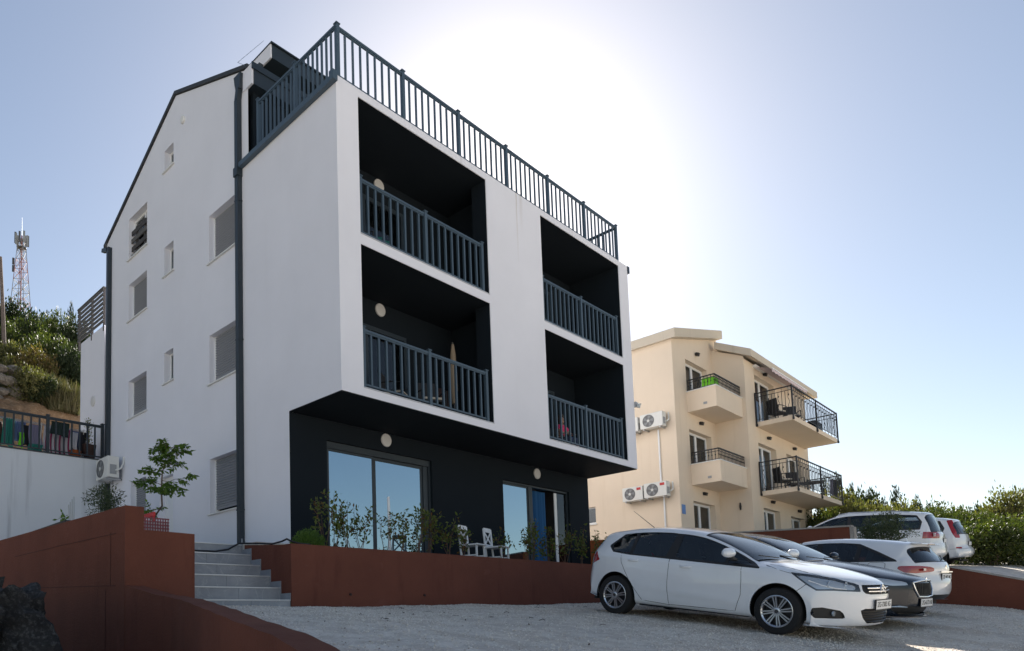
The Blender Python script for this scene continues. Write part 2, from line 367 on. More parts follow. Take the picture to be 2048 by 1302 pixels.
# curved kerb wall path, then the gravel lot inside it
RIB = [(-4.157,-.55,.30),(-4.155,-.85,.26),(-4.11,-1.4,.14),(-4.10,-2.1,.05),(-4.42,-3.2,-.06),(-4.84,-4.4,-.18),(-5.12,-5.5,-.32),(-5.27,-6.1,-.40),(-5.46,-6.6,-.47),(-5.8,-7.4,-.62),(-6.2,-8.6,-.85),(-6.5,-10.,-1.1),(-6.6,-13,-1.6)]
rp = np.array(RIB); order = np.argsort(rp[:, 1])
def ribx(y): return np.interp(y, rp[order, 1], rp[order, 0])
ys = np.concatenate([np.linspace(-60, -16, 12), np.linspace(-15, -.35, 150)])
def lot():
    us = np.linspace(0, 1, 120); V = []; 
    for y in ys:
        x0 = ribx(y) if y < -.8 else (-4.2 if y < -.7 else -3.4)
        for u in us:
            x = x0+(12.5-x0)*u; V.append((x, y, 0))
    V = np.array(V); b = np.clip((V[:, 1]+14)/3, 0, 1)
    V[:, 2] = gz(V[:, 0], V[:, 1])+b*(.022*fbm(V[:, 0], V[:, 1], 1.7, 3)+.010*fbm(V[:, 0], V[:, 1], 6, 5, 2))
    # wheel ruts by the parked cars
    n = len(us); i, j = np.meshgrid(np.arange(len(ys)-1), np.arange(n-1), indexing='ij'); a = (i*n+j).ravel()
    return npmesh('gravel_lot', V, np.stack([a, a+1, a+n+1, a+n], -1), 'gravel', None, True, 4), V
lo, LV = lot(); struct(lo)
def lotz(x, y): return gz(x, y)+.022*fbm(np.asarray(x, float), np.asarray(y, float), 1.7, 3)+.010*fbm(np.asarray(x, float), np.asarray(y, float), 6, 5, 2)
def pebbles(name, n, xr, yr, smin, smax, seed, dens=None):
    r = np.random.default_rng(seed); x = r.uniform(*xr, n); y = r.uniform(*yr, n)
    k = x > ribx(np.minimum(y, -.8))+.16
    if dens is not None: k &= r.uniform(0, 1, n) < dens(x, y)
    x, y = x[k], y[k]; n = len(x); z = lotz(x, y)
    s = smin*(smax/smin)**(r.uniform(0, 1, n)**2.2)
    base = np.array([(1,0,0),(-1,0,0),(0,1,0),(0,-1,0),(0,0,.7),(0,0,-.7)], float)
    F = np.array([(0,2,4),(2,1,4),(1,3,4),(3,0,4),(2,0,5),(1,2,5),(3,1,5),(0,3,5)])
    jit = base[None]*(1+r.uniform(-.35, .35, (n, 6, 1)))*s[:, None, None]
    a = r.uniform(0, 6.28, n); ca, sa = np.cos(a)[:, None], np.sin(a)[:, None]
    V = np.stack([jit[..., 0]*ca-jit[..., 1]*sa, jit[..., 0]*sa+jit[..., 1]*ca, jit[..., 2]], -1)
    V += np.stack([x, y, z+s*.25], -1)[:, None]
    FF = (F[None]+6*np.arange(n)[:, None, None]).reshape(-1, 3)
    return npmesh(name, V.reshape(-1, 3), FF, 'pebble', lo)
pb = pebbles('pebbles', 110000, (-6, 11), (-10.4, -.5), .005, .015, 11, lambda x, y: .35+.65*np.clip(fbm(x, y, .9, 9)*.8+.6, 0, 1)); tag(pb, 'loose pale limestone chips on the lot', kind='stuff')
# side yard, front terrace, upper driveway
struct(MB().box(-4.05, 0, 1.501, 11.2, .6, 1.127).build('side_yard', 'tile'))
struct(MB().box(-1.3, 11, -.3, 1.7, .3, .93).build('front_terrace', 'concrete'))
struct(MB().box(-1.28, 0, .88, 3.2, 1.05, 1.19).build('gravel_strip', 'gravel'))
def uz(x, y): return np.interp(y, [-60, -14, -8.44, -7.25, -6, -3, 10], [-2.1, -1.4, .12, .42, .55, .85, 1.3])+np.clip((x-11.2), 0, 60)*.05*np.clip((y+14)/6, 0, 1)
ud = grid('upper_driveway', np.concatenate([np.linspace(11.17, 30, 60), np.linspace(32, 90, 15)]), np.concatenate([np.linspace(-60, -14, 10), np.linspace(-13, 10, 60)]),
     lambda X, Y: uz(X, Y)+.015*fbm(X, Y, 2, 4), 'gravel'); struct(ud)
# hill: rock bank behind the terrace, then steep slope
def hz(X, Y):
    rise = np.interp(Y-.12*X, [10, 14.4, 14.9, 15.6, 16.6, 18, 24, 34, 60, 150, 300], [4.6, 4.65, 5.3, 6.3, 7.5, 8.4, 11.2, 15.4, 25, 58, 90])
    right = np.interp(Y, [12, 30, 60, 150, 300], [1.2, 3.6, 8, 20, 40])
    k = np.clip((X-12)/14, 0, 1); k = k*k*(3-2*k)
    b = np.clip((Y-14.4)/1.0, 0, 1)
    return rise*(1-k)+right*k+b*(.22*fbm(X, Y, 1.3, 21)+.10*fbm(X, Y, 5, 22, 3))*(1-k)
hb = grid('hillside', np.concatenate([np.linspace(-60, -9, 14), np.linspace(-8, 8, 90), np.linspace(9, 160, 40)]), np.concatenate([np.linspace(12, 20, 80), np.linspace(20.5, 60, 60), np.linspace(65, 300, 24)]), hz, 'hill_ground'); struct(hb)
# exposed rock bank laid just over the foot of the slope
bk = grid('rock_bank', np.linspace(-6, 3, 110), np.linspace(14.35, 17.2, 60), lambda X, Y: hz(X, Y)+.05+.07*np.abs(fbm(X, Y, 6, 31, 3))+.05*np.abs(fbm(X, Y*.3, 13, 33, 2)), 'rock_bank'); struct(bk)
# ------------------------------------------------------------------ red walls
wa = root('red_retaining_wall', (-4.28, -.8, -2.1), 'dark red corner retaining wall left of the grey steps, with a stepped top', 'wall')
MB().prism([(-.8,-2.1),(-.8,1.32),(8.5,1.52),(8.5,-2.1)], -4.28, -4.03, 'X').build('wall', 'red_paint', wa)
b = MB().prism([(-4.03,-2.1),(-4.03,1.015),(-3.31,1.005),(-3.31,-2.1)], -.8, -.57, 'Y'); b.box(-3.54, -3.31, -.57, 1.0, -.3, 1.0); b.build('wall', 'red_paint', wa)
sm = MB()
for (y0, z0, y1, z1) in [(-.5,.98,1.6,1.02),(-.5,.28,2.6,.42),(1.6,1.02,4.0,1.05)]:
    sm.obox((-4.281,(y0+y1)/2,(z0+z1)/2),(.004,0,0),(0,(y1-y0)/2,(z1-z0)/2),(0,0,.004))
sm.obox((-4.281,-.33,.65),(.004,0,0),(0,.004,0),(0,0,.36)); sm.obox((-4.281,-.16,-.45),(.004,0,0),(0,.004,0),(0,0,.7))
tag(sm.build('casting_seams', 'red_seam', wa), kind='stuff')
kw = root('red_kerb_wall', (-5.5, -6.6, -2.1), 'low dark red kerb wall curving down along the gravel from the corner wall', 'wall')
def ribbon():
    m = MB(); n = 80; P = []
    t = np.linspace(0, 1, n); d = np.concatenate([[0], np.cumsum(np.linalg.norm(np.diff(rp[:, :2], axis=0), axis=1))]); d /= d[-1]
    from_ = lambda k: np.interp(t, d, rp[:, k])
    x, y, z = from_(0), from_(1), from_(2)
    for _ in range(3):
        for a in (x, y, z): a[1:-1] = (a[:-2]+2*a[1:-1]+a[2:])/4
    dx, dy = np.gradient(x), np.gradient(y); L = np.hypot(dx, dy); nx, ny = -dy/L, dx/L
    th = .125
    z = z+.004*np.sin(np.arange(n)*1.7)+.003*np.sin(np.arange(n)*.6)
    for i in range(n):
        o1 = (x[i]-nx[i]*th, y[i]-ny[i]*th); o2 = (x[i]+nx[i]*th, y[i]+ny[i]*th)
        P += [(o1[0], o1[1], -2.1), (o1[0], o1[1], z[i]), (o2[0], o2[1], z[i]), (o2[0], o2[1], -2.1)]
    F = []
    for i in range(n-1):
        for k in range(3): F.append((i*4+k, i*4+k+1, (i+1)*4+k+1, (i+1)*4+k))
    F += [(0,1,2,3), tuple((n-1)*4+k for k in (3,2,1,0))]
    return m.add(P, F)
ribbon().build('wall', 'red_paint', kw, 40)
fw = root('red_front_wall', (-1.5, -.5, -.3), 'long dark red planter wall below the terrace plants, behind the gravel', 'wall')
b = MB(); b.box(-1.5, 10.98, -.5, -.3, -.3, 1.01); b.build('wall', 'red_paint', fw)
MB().prism([(-.3,-.3),(-.3,1.008),(.92,1.12),(.92,-.3)], -1.5, -1.3, 'X').build('wall', 'red_paint', fw)
for x in (-.3, 1.5): MB().tube([(x,-.46,.2),(x,-.535,.19)], .022, 10).build('weep_pipe', 'pot_brown', fw)
MB().add([(.62,-.504,.0),(1.15,-.504,.0),(1.15,-.504,.33),(.60,-.504,.36)], [(0,1,2,3)]).build('plaster_patch', 'red_paint', fw)
MB().box(-1.28, 10.9, -.3, .35, .9, .985).build('planter_soil', 'soil', fw)
# steps: each tile a piece
st = root('grey_steps', (-2.4, -.48, -.1), 'flight of grey stone tiled steps between the red walls', 'steps')
RY = [-.48, -.19, .11, .41, .71, 1.0]; RZ = [.10, .31, .52, .72, .93, 1.13]; JX = [-2.22, -2.27, -2.31, -2.31, -2.33, -2.4]
core = MB()
for k in range(6): core.box(-3.31, -1.5, RY[k]+.012, 1.49, (RZ[k-1] if k else -.3), RZ[k]-.012)
core.build('step_core', 'grout', st)
for k in range(6):
    zl = (RZ[k-1] if k else -.2)+.001; zt = RZ[k]
    for a, b_ in ((-3.31, JX[k]-.002), (JX[k]+.002, -1.512)):
        MB().box(a, b_, RY[k], RY[k]+.012, zl, zt-.014).build('riser_tile', 'tile', st)
        MB().box(a, b_, RY[k]-.004, (RY[k+1] if k < 5 else 1.5), zt-.012, zt).build('tread_tile', 'tile', st)
    MB().box(-3.31, -1.512, RY[k]-.010, RY[k]-.0045, zt-.014, zt+.003).build('nosing_strip', 'tile_nose', st)
    if k < 5:
        MB().box(-1.512, -1.5, RY[k], RY[k+1]+.02, zt, zt+.11).build('skirting_tile', 'tile', st)
        MB().box(-1.5135, -1.5, RY[k+1]-.02, RY[k+1]+.012, zt+.105, RZ[k+1]+.11).build('skirting_tile', 'tile', st)
ho = MB().tube([(-3.2,.62,.965),(-2.52,.75,.955),(-2.13,.8,.965),(-1.85,.86,1.02),(-1.6,.93,1.145),(-1.4,.6,1.125),(-1.4,.2,1.075),(-1.4,-.1,1.09),(-1.4,-.24,1.115),(-1.39,-.34,1.07),(-1.3,-.42,1.03),(-1.05,-.4,1.025)], .016, 8).build('garden_hose', 'hose', None, 60)
tag(ho, 'black garden hose trailing over the top of the grey steps', 'hose')
# wall beside the lot on the right
w1 = root('red_boundary_wall', (11, -2, -.6), 'dark red boundary wall with pale coping behind the parked cars', 'wall')
MB().prism([(-5.38,-.6),(-5.38,1.66),(-.7,1.9),(-.7,-.3)], 11, 11.2, 'X').build('wall', 'red_paint', w1)
MB().prism([(-5.42,1.662),(-5.42,1.70),(-.7,1.94),(-.7,1.902)], 10.98, 11.22, 'X').build('coping', 'concrete', w1)
MB().box(10.99, 11.21, -5.47, -5.382, -.6, 1.66).build('end_face', 'concrete', w1)
w0 = root('orange_boundary_wall', (11, 2, -.3), 'orange painted wall seen past the rear window of the white hatchback', 'wall')
MB().prism([(-.69,-.3),(-.69,1.92),(6,2.3),(6,-.3)], 11, 11.2, 'X').build('wall', 'orange_paint', w0)
w2 = root('red_ramp_wall', (11, -8, -2.1), 'low dark red wall tapering along the driveway ramp at right', 'wall')
MB().prism([(-5.5,-.7),(-5.5,.98),(-7.25,.55),(-8.44,.2),(-10.5,-.55),(-14,-1.7),(-14,-2.2)], 11, 11.17, 'X').build('wall', 'red_paint', w2)
MB().prism([(-5.5,.982),(-5.5,1.02),(-7.25,.59),(-8.44,.24),(-10.5,-.51),(-14,-1.66),(-14,-1.698),(-10.5,-.548),(-8.44,.202),(-7.25,.552)], 10.98, 11.3, 'X').build('coping', 'concrete', w2)
# ------------------------------------------------------------------ white retaining wall and upper terrace
rw = root('white_retaining_wall', (-3, 11.2, 1), 'plain white rendered retaining wall below the laundry terrace', 'wall')
MB().box(-16, -.005, 11.2, 11.45, .5, 4.70).build('wall', 'white_stucco_old', rw)
MB().box(-16, -.005, 11.17, 11.48, 4.702, 4.735).build('coping', 'anthracite', rw)
struct(MB().box(-16, 3, 11.46, 15.5, 4.2, 4.70).build('laundry_terrace', 'concrete'))
def railing(name, a, b, z0, zt, nb, mat='anthracite_light', parent=None, posts=True, pw=.075, bw=.036, rail=(.06, .045), botrail=.09, skip=None):
    """straight railing between posts at the points a..b (list of plan points); every baluster its own piece"""
    P = [Vector((p[0], p[1], 0)) for p in a]
    m = MB(); m2 = MB()
    for i in range(len(P)-1):
        d = (P[i+1]-P[i]); 
        m.bar(P[i]+Vector((0,0,zt-rail[1]/2)), P[i+1]+Vector((0,0,zt-rail[1]/2)), rail[0], rail[1])
        m.bar(P[i]+Vector((0,0,zt-rail[1]-.0145)), P[i+1]+Vector((0,0,zt-rail[1]-.0145)), rail[0]*.55, .03)
        m2.bar(P[i]+Vector((0,0,z0+botrail)), P[i+1]+Vector((0,0,z0+botrail)), rail[0]*.55, .035)
    r = m.build(name, mat, parent); m2.build('bottom_rail', mat, r)
    bm_ = None
    for i in range(len(P)-1):
        for k in range(nb):
            q = P[i].lerp(P[i+1], (k+1)/(nb+1)); o0 = org(parent)
            if bm_ is None:
                bm_ = MB(); u = (P[1]-P[0]).normalized(); v = Vector((-u.y, u.x, 0))
                bm_.obox((q.x, q.y, (z0+botrail+zt-rail[1]-.04)/2), u*bw/2, v*bw/2, (0,0,(zt-rail[1]-.04-z0-botrail)/2)); bm_ = bm_.build('baluster', mat, r); q0 = q
            else:
                link_copy(bm_, r, q-q0)
    if posts:
        for i, p in enumerate(P):
            if skip and i in skip: continue
            pm = MB(); pm.box(p.x-pw/2, p.x+pw/2, p.y-pw/2, p.y+pw/2, z0, zt+.035)
            pm.box(p.x-pw*.68, p.x+pw*.68, p.y-pw*.68, p.y+pw*.68, zt+.035, zt+.055); pm.add([(p.x-pw*.5,p.y-pw*.5,zt+.055),(p.x+pw*.5,p.y-pw*.5,zt+.055),(p.x+pw*.5,p.y+pw*.5,zt+.055),(p.x-pw*.5,p.y+pw*.5,zt+.055),(p.x,p.y,zt+.085)],[(0,1,4),(1,2,4),(2,3,4),(3,0,4)])
            pm.build('post', mat, r)
    return r
tr_ = root('terrace_railing', (-3, 11.3, 4.735), 'dark metal railing on the white retaining wall in front of the laundry', 'railing')
railing('rails', [(-7.6,11.3),(-6.1,11.3),(-4.6,11.3),(-3.09,11.3),(-1.58,11.3),(-.08,11.3)], None, 4.735, 5.78, 6, 'anthracite', tr_, bw=.04)
# ================================================================== main apartment house
H = root('apartment_house', (5.5, 5.6, .9), 'white apartment house with black loggias, roof terrace railing and overhanging front box', 'house')
W = 11.02; WT = 'white_stucco'
WINS = [(3.70,4.95,8.34,9.53),(3.70,4.95,5.39,6.575),(3.70,4.95,2.31,3.607),
        (8.42,9.64,10.27,11.50),(8.42,9.64,8.45,9.535),(8.42,9.62,5.60,6.70)]
SML = [(6.82,7.35,11.80,12.40),(6.82,7.35,8.92,9.72),(6.83,7.35,6.03,6.86)]
DOORS = [(8.44,9.42,1.35,3.79),(6.84,7.62,1.14,3.60)]
outline = [(1.70,.6),(1.70,4.0),(0,4.0),(0,10.18),(3.15,10.18),(3.15,12.20),(6.68,13.60),(11.25,11.42),(11.25,.6)]
MB().holes(outline, WINS+SML+DOORS, 0, 'X', .24).build('gable_wall', WT, H)
# front box face with the four loggia openings
LX = [(.542,4.428),(6.59,10.497)]; LZ = [(4.162,7.017),(7.223,10.035)]
MB().holes([(0,4.0),(W,4.0),(W,10.20),(0,10.20)], [(a,b,c,d) for a, b in LX for c, d in LZ], 0, 'Y', .018).build('front_wall', 'white_stucco_front', H)
b = MB()
b.add([(W,0,4.0),(W,0,10.18),(W,3.15,10.18),(W,3.15,12.2),(W,6.68,13.6),(W,11.25,11.42),(W,11.25,.6),(W,1.7,.6),(W,1.7,4.0)], [tuple(range(9))])
b.add([(0,11.25,.6),(W,11.25,.6),(W,11.25,11.42),(0,11.25,11.42)], [(0,1,2,3)])
b.box(0, .14, .0005, 3.15, 10.06, 10.199); b.box(.141, W, .0005, .14, 10.06, 10.199); b.box(W-.14, W, .1405, 3.15, 10.06, 10.199)
b.build('rear_and_side_wall', WT, H)
MB().box(.141, W-.141, .141, 3.15, 10.045, 10.08).build('terrace_floor', 'roof_grey', H)
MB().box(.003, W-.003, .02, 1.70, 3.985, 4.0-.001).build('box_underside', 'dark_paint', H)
# loggias: dark lining, one part per loggia
for (x0, x1), side in zip(LX, (0, 1)):
    for (z0, z1) in LZ:
        m = MB(); yb = 1.7; xl, xr = x0, x1
        if side == 0: xr2 = x1+.5
        else: xr2 = x1
        xl2 = x0 if side == 0 else x0-.5
        dj = .45
        m.add([(xl2,yb,z0),(xr2,yb,z0),(xr2,yb,z1),(xl2,yb,z1)], [(0,1,2,3)])                 # back
        m.add([(xl2,.019,z1),(xr2,.019,z1),(xr2,yb,z1),(xl2,yb,z1)], [(0,1,2,3)])             # ceiling
        if side == 0:
            m.add([(x0,.019,z0),(x0,yb,z0),(x0,yb,z1),(x0,.019,z1)], [(0,1,2,3)])
            m.add([(x1,.019,z0),(x1,dj,z0),(x1,dj,z1),(x1,.019,z1)], [(0,1,2,3)]); m.add([(x1,dj,z0),(xr2,dj,z0),(xr2,dj,z1),(x1,dj,z1)], [(0,1,2,3)])
            m.add([(xr2,dj,z0),(xr2,yb,z0),(xr2,yb,z1),(xr2,dj,z1)], [(0,1,2,3)])
        else:
            m.add([(x1,.019,z0),(x1,yb,z0),(x1,yb,z1),(x1,.019,z1)], [(0,1,2,3)])
            m.add([(x0,.019,z0),(x0,dj,z0),(x0,dj,z1),(x0,.019,z1)], [(0,1,2,3)]); m.add([(x0,dj,z0),(xl2,dj,z0),(xl2,dj,z1),(x0,dj,z1)], [(0,1,2,3)])
            m.add([(xl2,dj,z0),(xl2,yb,z0),(xl2,yb,z1),(xl2,dj,z1)], [(0,1,2,3)])
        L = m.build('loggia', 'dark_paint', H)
        MB().box(xl2, xr2, .02, yb, z0-.02, z0+.004).build('loggia_floor', 'roof_grey', L)
        MB().box(x0+.002, x1-.002, -.012, .06, z0+.004, z0+.018).build('edge_trim', 'tile_nose', L)
        # sliding door in the back wall
        dx0 = x0+.25; dx1 = dx0+2.5
        fr = MB(); fr.box(dx0, dx1, yb-.05, yb-.002, z0+2.12, z0+2.22); fr.box(dx0, dx0+.08, yb-.05, yb-.002, z0, z0+2.12); fr.box(dx1-.08, dx1, yb-.05, yb-.002, z0, z0+2.12); fr.box((dx0+dx1)/2-.05, (dx0+dx1)/2+.05, yb-.06, yb-.002, z0, z0+2.12)
        D = fr.build('sliding_door', 'anthracite', L)
        MB().box(dx0+.08, (dx0+dx1)/2-.05, yb-.03, yb-.02, z0+.03, z0+2.12).build('pane', 'mirror_glass', L)
        MB().box((dx0+dx1)/2+.05, dx1-.08, yb-.025, yb-.015, z0+.03, z0+2.12).build('pane', 'window_glass', L)
def lamp(x, y, z, parent, axis='Y', r=.16, s=-1, mat='lamp_white'):
    prof = [(r,0),(r,.012*s),(r*.95,.028*s),(r*.7,.036*s),(.001,.040*s)]
    return MB().lathe(prof, 28, (x,y,z), axis).build('wall_lamp', mat, parent, 50)
lamp(2.61, 1.7, 3.825, H, r=.152); lamp(8.36, 1.7, 3.80, H, r=.152)
lamp(2.57, 1.70, 9.875, H, r=.152); lamp(2.52, 1.70, 6.855, H, r=.152)
# ground-floor recess wall with two doors
D1 = (.93,4.08,.93,3.56); D2 = (6.80,9.95,.93,3.45)
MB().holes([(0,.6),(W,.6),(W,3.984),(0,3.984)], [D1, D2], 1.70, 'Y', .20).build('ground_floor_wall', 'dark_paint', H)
def box_frame(m, x0, x1, y0, y1, z0, z1, t):
    m.box(x0, x1, y0, y1, z1-t, z1); m.box(x0, x1, y0, y1, z0, z0+t); m.box(x0, x0+t, y0, y1, z0+t, z1-t); m.box(x1-t, x1, y0, y1, z0+t, z1-t); return m
d = box_frame(MB(), .931, 4.079, 1.76, 1.86, .931, 3.559, .06); d.box(.99, 4.02, 1.76, 1.86, 3.42, 3.499); gd = d.build('sliding_door', 'anthracite', H)
MB().box(.995, 4.015, 1.775, 1.80, .995, 3.415).build('pane_backing', 'black', gd) if False else None
for a, c, y in ((.995,2.30,1.79),(2.30,3.86,1.815)):
    f = box_frame(MB(), a, c, y, y+.02, .995, 3.415, .075 if a > 2 else .05); s_ = f.build('sash', 'anthracite', gd)
    MB().box(a+.05, c-.05, y+.008, y+.012, 1.05, 3.36).build('pane', 'mirror_glass', gd)
MB().box(3.86, 4.015, 1.79, 1.85, .995, 3.415).build('guide', 'anthracite', gd)
d = box_frame(MB(), 6.801, 9.949, 1.76, 1.86, .931, 3.449, .05); d.box(8.02, 8.20, 1.77, 1.85, .985, 3.395); gd2 = d.build('sliding_door', 'anthracite', H)
f = box_frame(MB(), 6.86, 8.015, 1.79, 1.815, .985, 3.395, .05); f.build('sash', 'anthracite', gd2)
MB().box(6.905, 7.97, 1.80, 1.806, 1.035, 3.35).build('pane', 'mirror_glass', gd2)
MB().box(9.30, 9.42, 1.79, 1.815, .985, 3.36).build('white_sash_edge', 'pvc_white', gd2)
MB().box(9.45, 9.895, 1.80, 1.806, .985, 3.36).build('pane', 'window_glass', gd2)
cm = MB(); n = 40
for i in range(n+1):
    x = 8.22+.95*i/n; y = 2.02+.05*math.sin(i*1.15)+.02*math.sin(i*2.9); cm.v += [(x,y,.95),(x,y,3.38)]
cm.f = [(2*i,2*i+2,2*i+3,2*i+1) for i in range(n)]; cm.build('curtain', 'curtain_blue', gd2, 80)
# rooms behind the doors
for a, c, zt in ((.9,4.2,3.7),(6.7,10.1,3.6)):
    m = MB(); m.add([(a,1.905,.925),(c,1.905,.925),(c,4.5,.925),(a,4.5,.925),(a,1.905,zt),(c,1.905,zt),(c,4.5,zt),(a,4.5,zt)], [(0,1,2,3),(4,5,6,7),(2,3,7,6),(0,3,7,4),(1,2,6,5)])
    m.build('room', 'curtain_grey', H)
# windows of the gable
def shutter_window(y0, y1, z0, z1, gap=0.0, sill=True, slat=.06):
    xr = .16
    f = MB(); f.box(xr, xr+.07, y0+.002, y0+.06, z0+.002, z1-.002); f.box(xr, xr+.07, y1-.06, y1-.002, z0+.002, z1-.002); f.box(xr, xr+.07, y0+.06, y1-.06, z0+.002, z0+.06); f.box(xr, xr+.07, y0+.06, y1-.06, z1-.06, z1-.002)
    wn = f.build('window', 'pvc_white', H)
    MB().box(xr+.045, xr+.05, y0+.06, y1-.06, z0+.06, z1-.06).build('pane', 'window_glass', wn)
    MB().box(xr+.05, xr+.079, y0+.002, y1-.002, z0+.002, z1-.002).build('back_panel', 'black', wn)
    m = MB(); z = z1-.002; lo_ = z0+.012+gap
    while z-slat > lo_:
        m.add([(xr-.010,y0+.045,z-.012),(xr-.026,y0+.045,z-slat*.55),(xr-.018,y0+.045,z-slat+.006),(xr-.002,y0+.045,z-slat),(xr-.002,y0+.045,z)] +
              [(xr-.010,y1-.045,z-.012),(xr-.026,y1-.045,z-slat*.55),(xr-.018,y1-.045,z-slat+.006),(xr-.002,y1-.045,z-slat),(xr-.002,y1-.045,z)],
              [(0,1,6,5),(1,2,7,6),(2,3,8,7),(4,0,5,9)]); z -= slat
    m.box(xr-.02, xr-.003, y0+.045, y1-.045, z-.05, z)
    tag(m.build('shutter_slats', 'shutter', wn), kind='stuff')
    g = MB(); g.box(xr-.03, xr-.001, y0+.002, y0+.045, z0+.03, z1-.002); g.build('guide_rail', 'pvc_white', wn); MB().box(xr-.03, xr-.001, y1-.045, y1-.002, z0+.03, z1-.002).build('guide_rail', 'pvc_white', wn)
    if sill: MB().prism([(-.05,z0-.03),(-.05,z0-.005),(xr,z0+.02),(xr,z0-.004),(-.001,z0-.012),(-.001,z0-.03)], y0-.05, y1+.07, 'Y').build('sill', 'sill_white', wn) if False else sill_part(wn, y0, y1, z0)
    return wn
def sill_part(wn, y0, y1, z0):
    m = MB(); m.add([(-.05,y0-.06,z0-.028),(-.05,y1+.06,z0-.028),(-.05,y1+.06,z0),(-.05,y0-.06,z0),(-.002,y0-.06,z0-.028),(-.002,y1+.06,z0-.028),(-.002,y1+.06,z0+.012),(-.002,y0-.06,z0+.012)], [(0,1,2,3),(4,5,6,7),(0,1,5,4),(3,2,6,7),(0,3,7,4),(1,2,6,5)])
    m.add([(-.002,y0+.002,z0+.012),(-.002,y1-.002,z0+.012),(.158,y1-.002,z0+.024),(.158,y0+.002,z0+.024)], [(0,1,2,3)])
    return m.build('sill', 'sill_white', wn)
gaps = [0, .10, .0, None, 0, .16]
for (y0, y1, z0, z1), gp in zip(WINS, gaps):
    if gp is None: continue
    zz = .10 if (z0 < 3) else 0
    shutter_window(y0, y1, z0, z1, gp+zz)
# top-left window: open, guarded by four old pallet boards
y0, y1, z0, z1 = WINS[3]
f = MB(); f.box(.16, .23, y0+.002, y0+.07, z0, z1-.002); f.box(.16, .23, y1-.07, y1-.002, z0, z1-.002); f.box(.16, .23, y0+.07, y1-.07, z1-.07, z1-.002); f.box(.16, .23, 8.85, 8.95, z0, z1-.07)
wn = f.build('window', 'pvc_white', H); MB().box(.2, .205, y0+.07, y1-.07, z0, z1-.07).build('pane', 'window_glass', wn); MB().box(.21, .238, y0+.002, y1-.002, z0+.002, z1-.002).build('back_panel', 'black', wn); sill_part(wn, y0, y1, z0)
for k in range(4):
    z = z0+.05+k*.235; MB().obox((.075+.01*(k % 2), (y0+y1)/2, z+.07), (.012,0,0), (0,(y1-y0)/2-.01,0), (0,0,.065)).build('pallet_board', 'wood_dark' if k % 2 else 'wood_grey', wn)
for yy in (8.75, 9.3): MB().box(.09, .13, yy, yy+.09, z0+.03, z0+.95).build('pallet_batten', 'wood_dark', wn)
for (y0, y1, z0, z1) in SML:
    f = MB(); f.box(.16, .22, y0+.002, y0+.05, z0+.002, z1-.002); f.box(.16, .22, y1-.05, y1-.002, z0+.002, z1-.002); f.box(.16, .22, y0+.05, y1-.05, z0+.002, z0+.05); f.box(.16, .22, y0+.05, y1-.05, z1-.05, z1-.002)
    wn = f.build('window', 'pvc_white', H); MB().box(.19, .195, y0+.05, y1-.05, z0+.05, z1-.05).build('pane', 'window_glass', wn); MB().box(.205, .238, y0+.002, y1-.002, z0+.002, z1-.002).build('back_panel', 'black', wn); sill_part(wn, y0, y1, z0)
shutter_window(*DOORS[0], 0, False)
f = MB(); y0, y1, z0, z1 = DOORS[1]; f.box(.15, .22, y0+.002, y0+.08, z0, z1-.002); f.box(.15, .22, y1-.08, y1-.002, z0, z1-.002); f.box(.15, .22, y0+.08, y1-.08, z1-.08, z1-.002); f.box(.17, .21, y0+.08, y1-.08, z0, z1-.08)
dr = f.build('side_door', 'pvc_white', H); MB().tube([(.14,7.5,2.1),(.14,7.5,2.3)], .012, 8).build('handle', 'steel', dr); MB().box(.02, .06, 6.80, 6.83, 1.2, 3.7).build('steel_post', 'steel', dr) if False else None
MB().lathe([(.10,0),(.10,-.03),(.085,-.05),(.001,-.055)], 20, (0,6.26,12.70), 'X').build('vent_cover', 'sill_white', H, 40)
MB().lathe([(.13,0),(.13,-.04),(.11,-.06),(.001,-.065)], 20, (0,7.0,3.99), 'X').build('wall_lamp', 'antenna_grey', H, 40)
# roof
rf = MB(); t = .09
rf.add([(-.05,3.1,12.20),(-.05,6.68,13.62),(-.05,11.42,11.36),(W+.05,3.1,12.20),(W+.05,6.68,13.62),(W+.05,11.42,11.36)]+[(-.05,3.1,12.2+t),(-.05,6.68,13.62+t),(-.05,11.42,11.36+t),(W+.05,3.1,12.2+t),(W+.05,6.68,13.62+t),(W+.05,11.42,11.36+t)],
       [(0,1,4,3),(1,2,5,4),(6,7,10,9),(7,8,11,10),(0,1,7,6),(1,2,8,7),(3,4,10,9),(4,5,11,10),(0,3,9,6),(2,5,11,8)])
RF = rf.build('roof', 'roof_dark', H)
MB().bar((-.02,11.45,11.33),(W,11.45,11.33),.13,.11).build('gutter', 'anthracite', RF)
MB().tube([(.5,6.68,13.7),(.5,6.68,14.05)], .012, 6).build('lightning_rod', 'steel', RF)
# attic front: dark set-back wall, canopy and dormer box
MB().box(.14, W-.01, 3.16, 3.30, 10.08, 12.19).build('attic_wall', 'dark_paint', H)
m = box_frame(MB(), 1.2, 4.6, 3.10, 3.159, 10.085, 12.0, .07); m.box(2.85, 2.95, 3.10, 3.159, 10.15, 11.93)
ad = m.build('terrace_door', 'anthracite', H); MB().box(1.27, 2.85, 3.13, 3.14, 10.155, 11.93).build('pane', 'mirror_glass', ad); MB().box(2.95, 4.53, 3.13, 3.14, 10.155, 11.93).build('pane', 'mirror_glass', ad)
cn = MB().box(.02, W, 2.93, 3.30, 11.74, 12.20).build('canopy', 'anthracite', H)
MB().box(-.03, .019, 2.95, 3.32, 11.745, 12.215).build('canopy_end', WT, cn)
MB().box(-.04, W, 2.90, 2.929, 12.08, 12.23).build('drip_edge', 'anthracite', cn)
dm = MB().box(1.0, 10.0, 3.68, 6.68, 13.38, 13.72).build('dormer_roof', 'anthracite', H)
